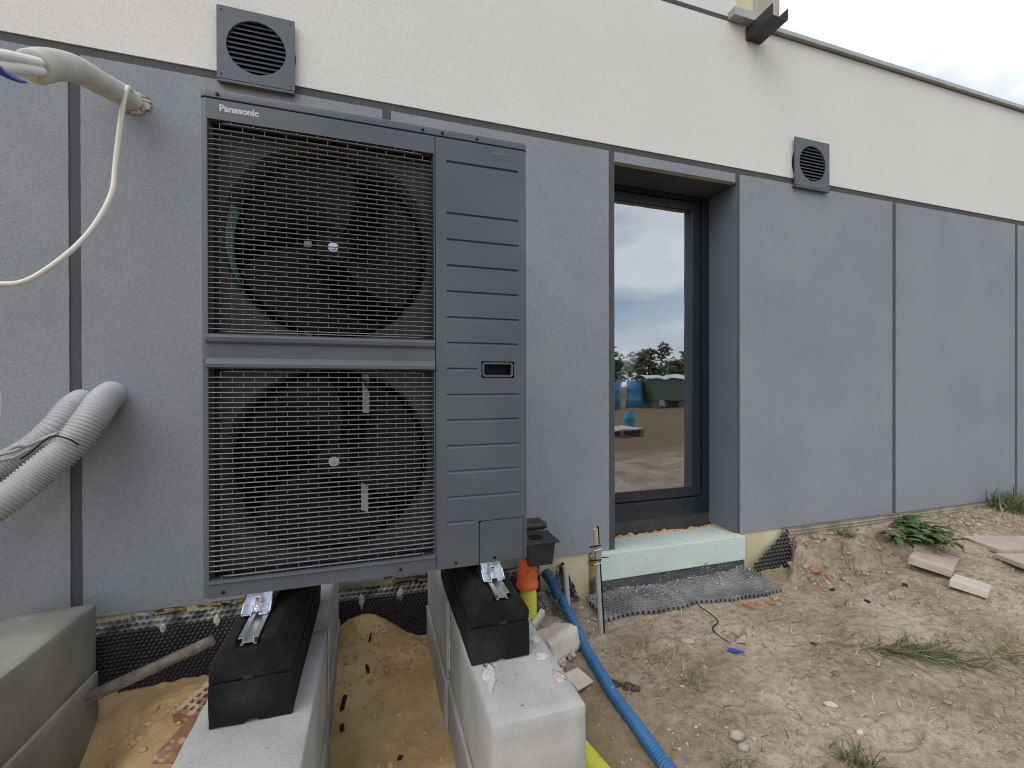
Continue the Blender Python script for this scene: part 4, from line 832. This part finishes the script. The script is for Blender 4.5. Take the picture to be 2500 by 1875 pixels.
for k, (x, y, s_, lb) in enumerate(((2.62, 2.015, .085, 'largest red brick shard at the foot of the earth bank'), (2.70, 1.99, .06, 'second red brick shard beside the largest one'), (2.54, 1.985, .05, 'small brick shard below the dark membrane flap'), (1.93, 1.862, .07, 'bright red brick shard at the membrane mat edge'), (2.10, 1.880, .055, 'orange brick shard near the mat corner'), (2.16, 1.90, .05, 'pale orange brick shard at the mat corner'), (2.02, 1.885, .04, 'tiny red brick shard touching the membrane mat'))):
    stone('brick_shard', x, y, (s_, s_*.6, s_*.45), M['brick_red'] if k not in (2, 5) else M['brick'], lb, 'brick shard', 20+k, 'brick shards on the soil', True, 35*k, .35)
for k, (x, y, s_, lb) in enumerate(((2.543, 1.856, .045, 'black lump on the soil under the brick shards'), (2.966, 1.741, .05, 'black lump farthest out near the broken slab'), (2.571, 1.687, .038, 'black lump beside sparse grass'), (1.945, 1.505, .028, 'small black lump in the middle of the soil'))):
    stone('black_lump', x, y, (s_, s_*.5, s_*.35), M['clod'], lb, 'lump', 40+k, 'black lumps on the soil', False, 20+30*k)
for k, (x, y, w, h, lb) in enumerate(((-.02, 2.06, .012, .05, 'upright black scrap on the sand mound top'), (-.03, 1.93, .014, .045, 'upright black scrap lower on the sand'), (-.118, 1.80, .018, .07, 'tall black scrap close to the narrow plinth'), (-.115, 1.70, .018, .03, 'small black scrap in front of the tall one'), (.08, 1.52, .02, .02, 'black crumb lying on the smooth sand'))):
    m = lump((w, .01, h), 70+k, 2, .35, True); o = place(m, Matrix.Translation((x, y, G(x, y)+h*.36)) @ Matrix.Rotation(R(14*(-1)**k), 4, 'Y')).build('black_scrap', M['clod']); tag(o, lb, 'scrap', 'black scraps in the sand')
m = MB(); x, y = 1.537, 1.565; z = G(x, y)+.008
m.add([(x-.03, y+.012, z), (x-.005, y+.02, z+.008), (x+.03, y-.004, z+.003), (x+.012, y-.018, z+.006), (x-.018, y-.008, z+.010), (x+.045, y-.016, z)], [(0, 4, 1), (4, 3, 2, 1), (3, 5, 2)]); o = m.build('plastic_scrap', M['scrap_blue']); o.modifiers.new('thickness', 'SOLIDIFY').thickness = .002; tag(o, 'small bright blue plastic scrap on the soil', 'scrap')
m = tube([(x, y, G(x, y)+.006+dz) for x, y, dz in ((1.655, 1.93, .01), (1.650, 1.84, .012), (1.646, 1.777, .012), (1.60, 1.755, .004), (1.565, 1.72, .002), (1.59, 1.66, 0), (1.64, 1.60, -.003))], .0028, 60, 6); tag(m.build('black_wire', M['black']), 'thin black wire curling out from under the membrane mat', 'wire')
root = tube([(x, y, G(x, y)+.006+dz) for x, y, dz in ((.905, 1.57, .0), (.925, 1.545, .012), (.945, 1.53, .004), (.965, 1.525, .012), (.985, 1.505, .008), (.995, 1.485, .0))], .0055, 30, 8)
for k, (x, y, w) in enumerate(((.93, 1.54, .03), (.985, 1.50, .038), (.955, 1.52, .026))):
    q = lump((w, w*.6, w*.5), k+33, 2, .4); root.add([Vector(p)+Vector((x, y, G(x, y)+w*.2)) for p in q.v], q.f, True)
tag(root.build('dark_root', M['bark']), 'dark knotted root beside the blue hose', 'root')

# gravel, sand crumbs, straw: too small to count
def ico():
    bm = bmesh.new(); bmesh.ops.create_icosphere(bm, subdivisions=1, radius=1); v = [x.co.copy() for x in bm.verts]; f = [tuple(q.index for q in x.verts) for x in bm.faces]; bm.free(); return v, f
IV, IF = ico(); rng = random.Random(5)
def scatter(n, fn, smin, smax, mt, nm, label, cat, flat=.6):
    m = MB()
    for k in range(n):
        p = fn()
        if p is None: continue
        s_ = smin*(smax/smin)**(rng.random()**2.2); rot = Matrix.Rotation(rng.uniform(0, 6.3), 3, 'Z') @ Matrix.Rotation(rng.uniform(-.5, .5), 3, 'X'); z = p[2] if len(p) > 2 else G(p[0], p[1])+s_*flat*.4
        dims = (s_*rng.uniform(.7, 1.3), s_*rng.uniform(.6, 1), s_*flat)
        m.add([rot @ Vector((v.x*dims[0]*rng.uniform(.6, 1.25), v.y*dims[1]*rng.uniform(.6, 1.25), v.z*dims[2]*rng.uniform(.6, 1.2)))+Vector((p[0], p[1], z)) for v in IV], IF)
    o = m.build(nm, mt, kind='stuff'); tag(o, label, cat)
def soil_pt():
    x, y = rng.uniform(.75, 4.6), rng.uniform(.85, 2.15)
    if .82 < x < .93 and y < 2: return None
    if 1.1 < x < 2.28 and y > 1.92: return None
    return (x, y)
scatter(1300, soil_pt, .003, .016, M['clod_soil'], 'loose_soil', 'loose crumbs of dry soil over the open ground', 'soil', .5)
scatter(2600, soil_pt, .0015, .009, M['pebble'], 'gravel', 'fine gravel strewn over the pale soil', 'gravel')
def mat_pt():
    s_, t_ = rng.random(), rng.random()**1.8*.62; p, _ = f3(s_, t_); return (p[0], p[1], p[2]+.002)
scatter(1500, mat_pt, .0015, .008, M['grey_rubble'], 'rubble', 'crumbled grey mortar rubble lying on the membrane mat', 'rubble')
def sand_pt():
    x = rng.choice((rng.gauss(.05, .09), rng.gauss(-.05, .1), rng.uniform(-1.0, -.42))); y = rng.gauss(2.0, .10) if rng.random() < .75 else rng.uniform(1.4, 2.15)
    return (x, y) if (-.14 < x < .25 or -1.02 < x < -.42) and y < 2.2 else None
scatter(620, sand_pt, .002, .017, M['crumb'], 'sand_crumbs', 'crumbled ochre sand clods in the dug strip', 'sand')
def bank_pt():
    x, y = rng.uniform(2.5, 4.9), rng.uniform(1.85, 2.22); return (x, y)
scatter(420, bank_pt, .004, .026, M['clod_soil'], 'soil_clods', 'broken dry soil clods on the earth bank', 'soil')
scatter(520, bank_pt, .003, .018, M['pebble'], 'bank_rubble', 'small rubble over the earth bank by the wall', 'rubble')
scatter(160, lambda: (rng.uniform(.72, 1.10), rng.uniform(1.86, 2.18)), .004, .018, M['pebble'], 'corner_rubble', 'loose rubble around the thin grey pipe foot', 'rubble')
def blades(m, n, fn, L, w, lean, droop=.6, segs=3):
    for k in range(n):
        x, y = fn(); z = G(x, y)-.003; l = L*rng.uniform(.45, 1.15); a = rng.uniform(0, 6.283) if lean[0] is None else lean[0]+rng.gauss(0, lean[1]); el = R(rng.uniform(lean[2], lean[3])); wf = rng.uniform(.45, 1.45); p = Vector((x, y, z)); side = Vector((-math.sin(a), math.cos(a), 0)); V = []
        for i in range(segs+1):
            ww = w*wf*(1-(i/segs)**1.5)*.5+.0002; V += [p+side*ww, p-side*ww]
            p = p+Vector((math.cos(a)*math.cos(el), math.sin(a)*math.cos(el), math.sin(el)))*l/segs; el -= droop*rng.uniform(.6, 1.3)/segs*2
            if p.z < G(p.x, p.y)+.004: p.z = G(p.x, p.y)+.004+.004*rng.random()
        m.add(V, [(2*i, 2*i+1, 2*i+3, 2*i+2) for i in range(segs)], True)
spots = [(rng.uniform(1.0, 4.2), rng.uniform(.9, 1.95), rng.uniform(.05, .16)) for _ in range(46)]
def straw_pt():
    if rng.random() < .4: return rng.uniform(.95, 4.5), rng.uniform(.86, 2.0)
    c_ = rng.choice(spots); return c_[0]+rng.gauss(0, c_[2]), min(2.0, c_[1]+rng.gauss(0, c_[2]*.6))
m = MB(); blades(m, 1200, straw_pt, .055, .0024, (-.55, .8, 0, 5), .04); o = m.build('dry_straw', M['straw'], kind='stuff'); tag(o, 'dark dry grass stalks scattered on the soil', 'straw')
m = MB(); blades(m, 560, straw_pt, .06, .0026, (-.55, .9, 0, 6), .04); o = m.build('pale_straw', mat('pale_straw', (.40, .33, .22), (.58, .50, .37), .9, 5, 3, .4, .6), kind='stuff'); tag(o, 'pale dry grass stalks scattered on the soil', 'straw')
m = MB(); blades(m, 300, lambda: (rng.uniform(2.5, 4.9), rng.uniform(1.95, 2.2)), .06, .0032, (-.5, 1.2, 0, 30), .4); o = m.build('bank_straw', M['straw'], kind='stuff'); tag(o, 'dry stalks lying over the earth bank', 'straw')

# ------------------------------------------------------------------ plants
def tuft(x, y, n, rad, L, w, label, lean=(None, 0, 35, 88), droop=.7, elong=None, dry=.28):
    def fn():
        r, a = rad*math.sqrt(rng.random()), rng.uniform(0, 6.283); dx, dy = r*math.cos(a), r*math.sin(a)
        if elong: q = rng.gauss(0, 1)*elong[1]; dx += math.cos(elong[0])*q; dy += math.sin(elong[0])*q
        return x+dx, y+dy
    m = MB(); blades(m, n, fn, L, w, lean, droop, 4); o = m.build('grass_tuft', M['grass']); o.data.materials.append(M['dry_blade'])
    for q in range(0, len(o.data.polygons), 4):
        if rng.random() < dry:
            for w_ in range(4): o.data.polygons[q+w_].material_index = 1
    tag(o, label, 'grass', 'grass tufts on the soil')
tuft(2.27, 1.33, 190, .04, .24, .0048, 'large flattened grass patch in the middle of the soil', (-.55, .75, 2, 24), .35, (-.55, .12))
tuft(2.64, 1.17, 50, .05, .14, .004, 'flattened grass patch at the picture edge', (-.5, 1.2, 2, 28), .4, (-.3, .05))
tuft(2.24, 2.10, 46, .035, .11, .0035, 'small green tuft at the membrane mat corner', droop=.8)
tuft(3.02, 2.13, 70, .05, .13, .0038, 'grass tuft growing on top of the earth bank')
tuft(2.86, 1.99, 60, .07, .055, .003, 'sparse olive tuft on the bank slope')
tuft(1.46, .985, 110, .045, .10, .0034, 'bushy tuft at the bottom edge of the picture', (None, 0, 25, 85))
tuft(1.07, 1.06, 60, .05, .08, .003, 'thin tuft at the bottom edge below the stone pair', (None, 0, 10, 60))
tuft(2.40, 1.72, 22, .05, .08, .003, 'few grass blades beside a black lump', (None, 0, 5, 40))
tuft(2.85, 1.60, 22, .05, .08, .003, 'few grass blades below the broken slab', (None, 0, 5, 40))
tuft(1.24, 1.46, 30, .05, .06, .003, 'dry olive blades below the oblong stone', (None, 0, 0, 40))
tuft(.905, 2.06, 30, .04, .16, .0035, 'pale green blades behind the blue hose start', (None, 0, 55, 88), 1.0)
tuft(4.92, 2.13, 420, .17, .22, .006, 'tall dense grass clump at the wall far end', (None, 0, 35, 88), .8, (0, .08), .06)
tuft(5.30, 2.02, 300, .12, .20, .006, 'tall grass clump at the right picture edge', (None, 0, 35, 88), .8, None, .06)
def leaf_mesh(mt='leaf'):
    m = MB(); L = 1.0; prof = [(0, .02), (.12, .24), (.22, .16), (.36, .36), (.47, .20), (.62, .30), (.72, .14), (.86, .14), (1, 0)]; V = []
    for x, w in prof:
        dz = -.35*x*x
        V += [(x*L, -w, dz+.10*w*3), (x*L, 0, dz), (x*L, w, dz+.10*w*3)]
    F = []
    for i in range(8): F += [(i*3, i*3+3, i*3+4, i*3+1), (i*3+1, i*3+4, i*3+5, i*3+2)]
    return m.add(V, F, True).mesh('leaf', M[mt])
LEAVES = [leaf_mesh(), leaf_mesh(), leaf_mesh('leaf_pale'), leaf_mesh('leaf_dark')]
def weed(x, y, n, rad, h, label):
    t = thing('leafy_weed', label, 'weed', (x, y, G(x, y)), 'leafy weeds'); st = MB()
    for k in range(n//8+1):
        a = rng.uniform(0, 6.283); r = rad*math.sqrt(rng.random())*.7; b0 = Vector((x+r*math.cos(a)*.4, y+r*math.sin(a)*.4, G(x, y)-.01)); tp = Vector((x+r*math.cos(a)*1.3, y+r*math.sin(a)*1.0, G(x, y)+h*rng.uniform(.6, 1)))
        st.ring([b0, b0.lerp(tp, .5)+Vector((0, 0, .02)), tp], lambda i: .0028, 5)
        for j in range(8):
            f_ = .25+.75*j/7; p = b0.lerp(tp, f_); s_ = rng.uniform(.04, .115); az = j*2.4+rng.uniform(-.5, .5)
            o = link('leaf', rng.choice(LEAVES), t); o.matrix_basis = Matrix.Translation(p) @ Matrix.Rotation(az, 4, 'Z') @ Matrix.Rotation(R(rng.uniform(-35, 25)), 4, 'Y') @ Matrix.Diagonal((s_, s_, s_, 1))
    st.build('stem', M['leaf'], t)
weed(3.40, 1.94, 112, .25, .075, 'broad leafy green weed on the bank above the broken slab')
weed(3.64, 2.08, 64, .20, .07, 'smaller leafy weed behind the broad one, nearer the wall')

# ------------------------------------------------------------------ what the window mirrors: the plot behind the viewer
rng = random.Random(21)
def tree(x, y, h, w, label):
    z = G(x, y); t = thing('tree', label, 'tree', (x, y, z), 'trees across the plot')
    MB().ring([(x, y, z-.1), (x+.1, y, z+h*.4), (x, y+.1, z+h*.8)], lambda i: (.16, .11, .04)[i], 8).build('trunk', M['bark'], t)
    m = MB(); cl = [(rng.gauss(0, w*.28), rng.gauss(0, w*.28), h*rng.uniform(.35, .98), rng.uniform(.25, .5)*w*.6) for _ in range(16)]
    for k in range(620):
        c_ = cl[k % 16]; u = Vector((rng.gauss(0, 1), rng.gauss(0, 1), rng.gauss(0, 1))).normalized()*c_[3]*rng.random()**.4; p = Vector((x+c_[0]*(1.1-c_[2]/h*.6), y+c_[1], z+c_[2]))+u; s_ = rng.uniform(.12, .26)
        q = Matrix.Rotation(rng.uniform(0, 6), 3, 'Z') @ Matrix.Rotation(rng.uniform(0, 3), 3, 'X'); m.add([p+q @ Vector(v) for v in ((-s_, -s_*.6, 0), (s_, -s_*.6, 0), (s_, s_*.6, 0), (-s_, s_*.6, 0))], [(0, 1, 2, 3)])
    m.build('crown', M['tree_leaf'], t)
for k in range(11): tree(27+k*1.75+rng.uniform(-.4, .4), -48.5+k*1.0+rng.uniform(-2, 2), rng.uniform(4.2, 6.6), rng.uniform(2.8, 4.2), ('tree mirrored in the window glass, %s from the frame side' % ('first second third fourth fifth sixth seventh eighth ninth tenth eleventh'.split()[k])))
def barrel(x, y, r, h, label, mt='barrel'):
    z = G(x, y); t = thing('barrel', label, 'barrel', (x, y, z), 'blue barrels mirrored in the glass'); pr = [(r*.9, 0), (r, .03), (r, h*.3), (r*1.04, h*.33), (r, h*.36), (r, h*.64), (r*1.04, h*.67), (r, h*.7), (r, h-.03), (r*.9, h)]
    MB().ring([(x, y, z+q[1]) for q in pr], lambda i: pr[i][0], 20).build('drum', M[mt], t)
    MB().ring([(x+r*.4, y, z+h), (x+r*.4, y, z+h+.03)], lambda i: .05, 10).build('bung', M['black'], t)
barrel(6.45, -5.10, .13, .52, 'small blue canister mirrored low in the window'); barrel(13.6, -15.9, .5, 1.5, 'large blue drum mirrored in the window beside the skip'); barrel(12.5, -16.6, .5, 1.35, 'large blue drum mirrored at the window edge')
sk = thing('skip_container', 'dark green skip with white tarpaulin mirrored in the window', 'skip', (15.2, -15.6, -1.2))
m = MB(); m.prism([(14.3, -.75), (16.3, -.75), (16.7, .35), (13.9, .35)], 'y', -16.4, -14.9); m.build('body', M['container'], sk, bevel=.03)
m = MB(); nn = 14; m.add([(13.7+3.1*i/nn, -16.6+1.9*j/nn, .36+.22*math.sin(3.14*j/nn)+.10*rng.random()) for i in range(nn+1) for j in range(nn+1)], [(i*(nn+1)+j, (i+1)*(nn+1)+j, (i+1)*(nn+1)+j+1, i*(nn+1)+j+1) for i in range(nn) for j in range(nn)]); m.build('tarpaulin', M['tarp'], sk)
for xx in (14.5, 16.1): MB().box(xx-.15, xx+.15, -16.3, -15.0, -1.25, -.751).build('skid', M['container'], sk)
m = MB().cyl((13.45, -18.0, -1.3), (13.45, -18.0, 5.2), .05, 8); tag(m.build('pole', M['bark']), 'slim dark pole mirrored in the window glass', 'pole')
tbl = thing('pallet_stack', 'pale boards on a pallet mirrored low in the window', 'pallet', (5.6, -4.4, -1.2))
for k in range(5): MB().box(5.0, 6.1, -4.9+k*.2, -4.74+k*.2, -1.06, -1.035).build('plank', M['tile'], tbl)
for k in range(3): MB().box(5.0+k*.5, 5.1+k*.5, -4.9, -3.94, -1.22, -1.061).build('bearer', M['wood_old'], tbl)
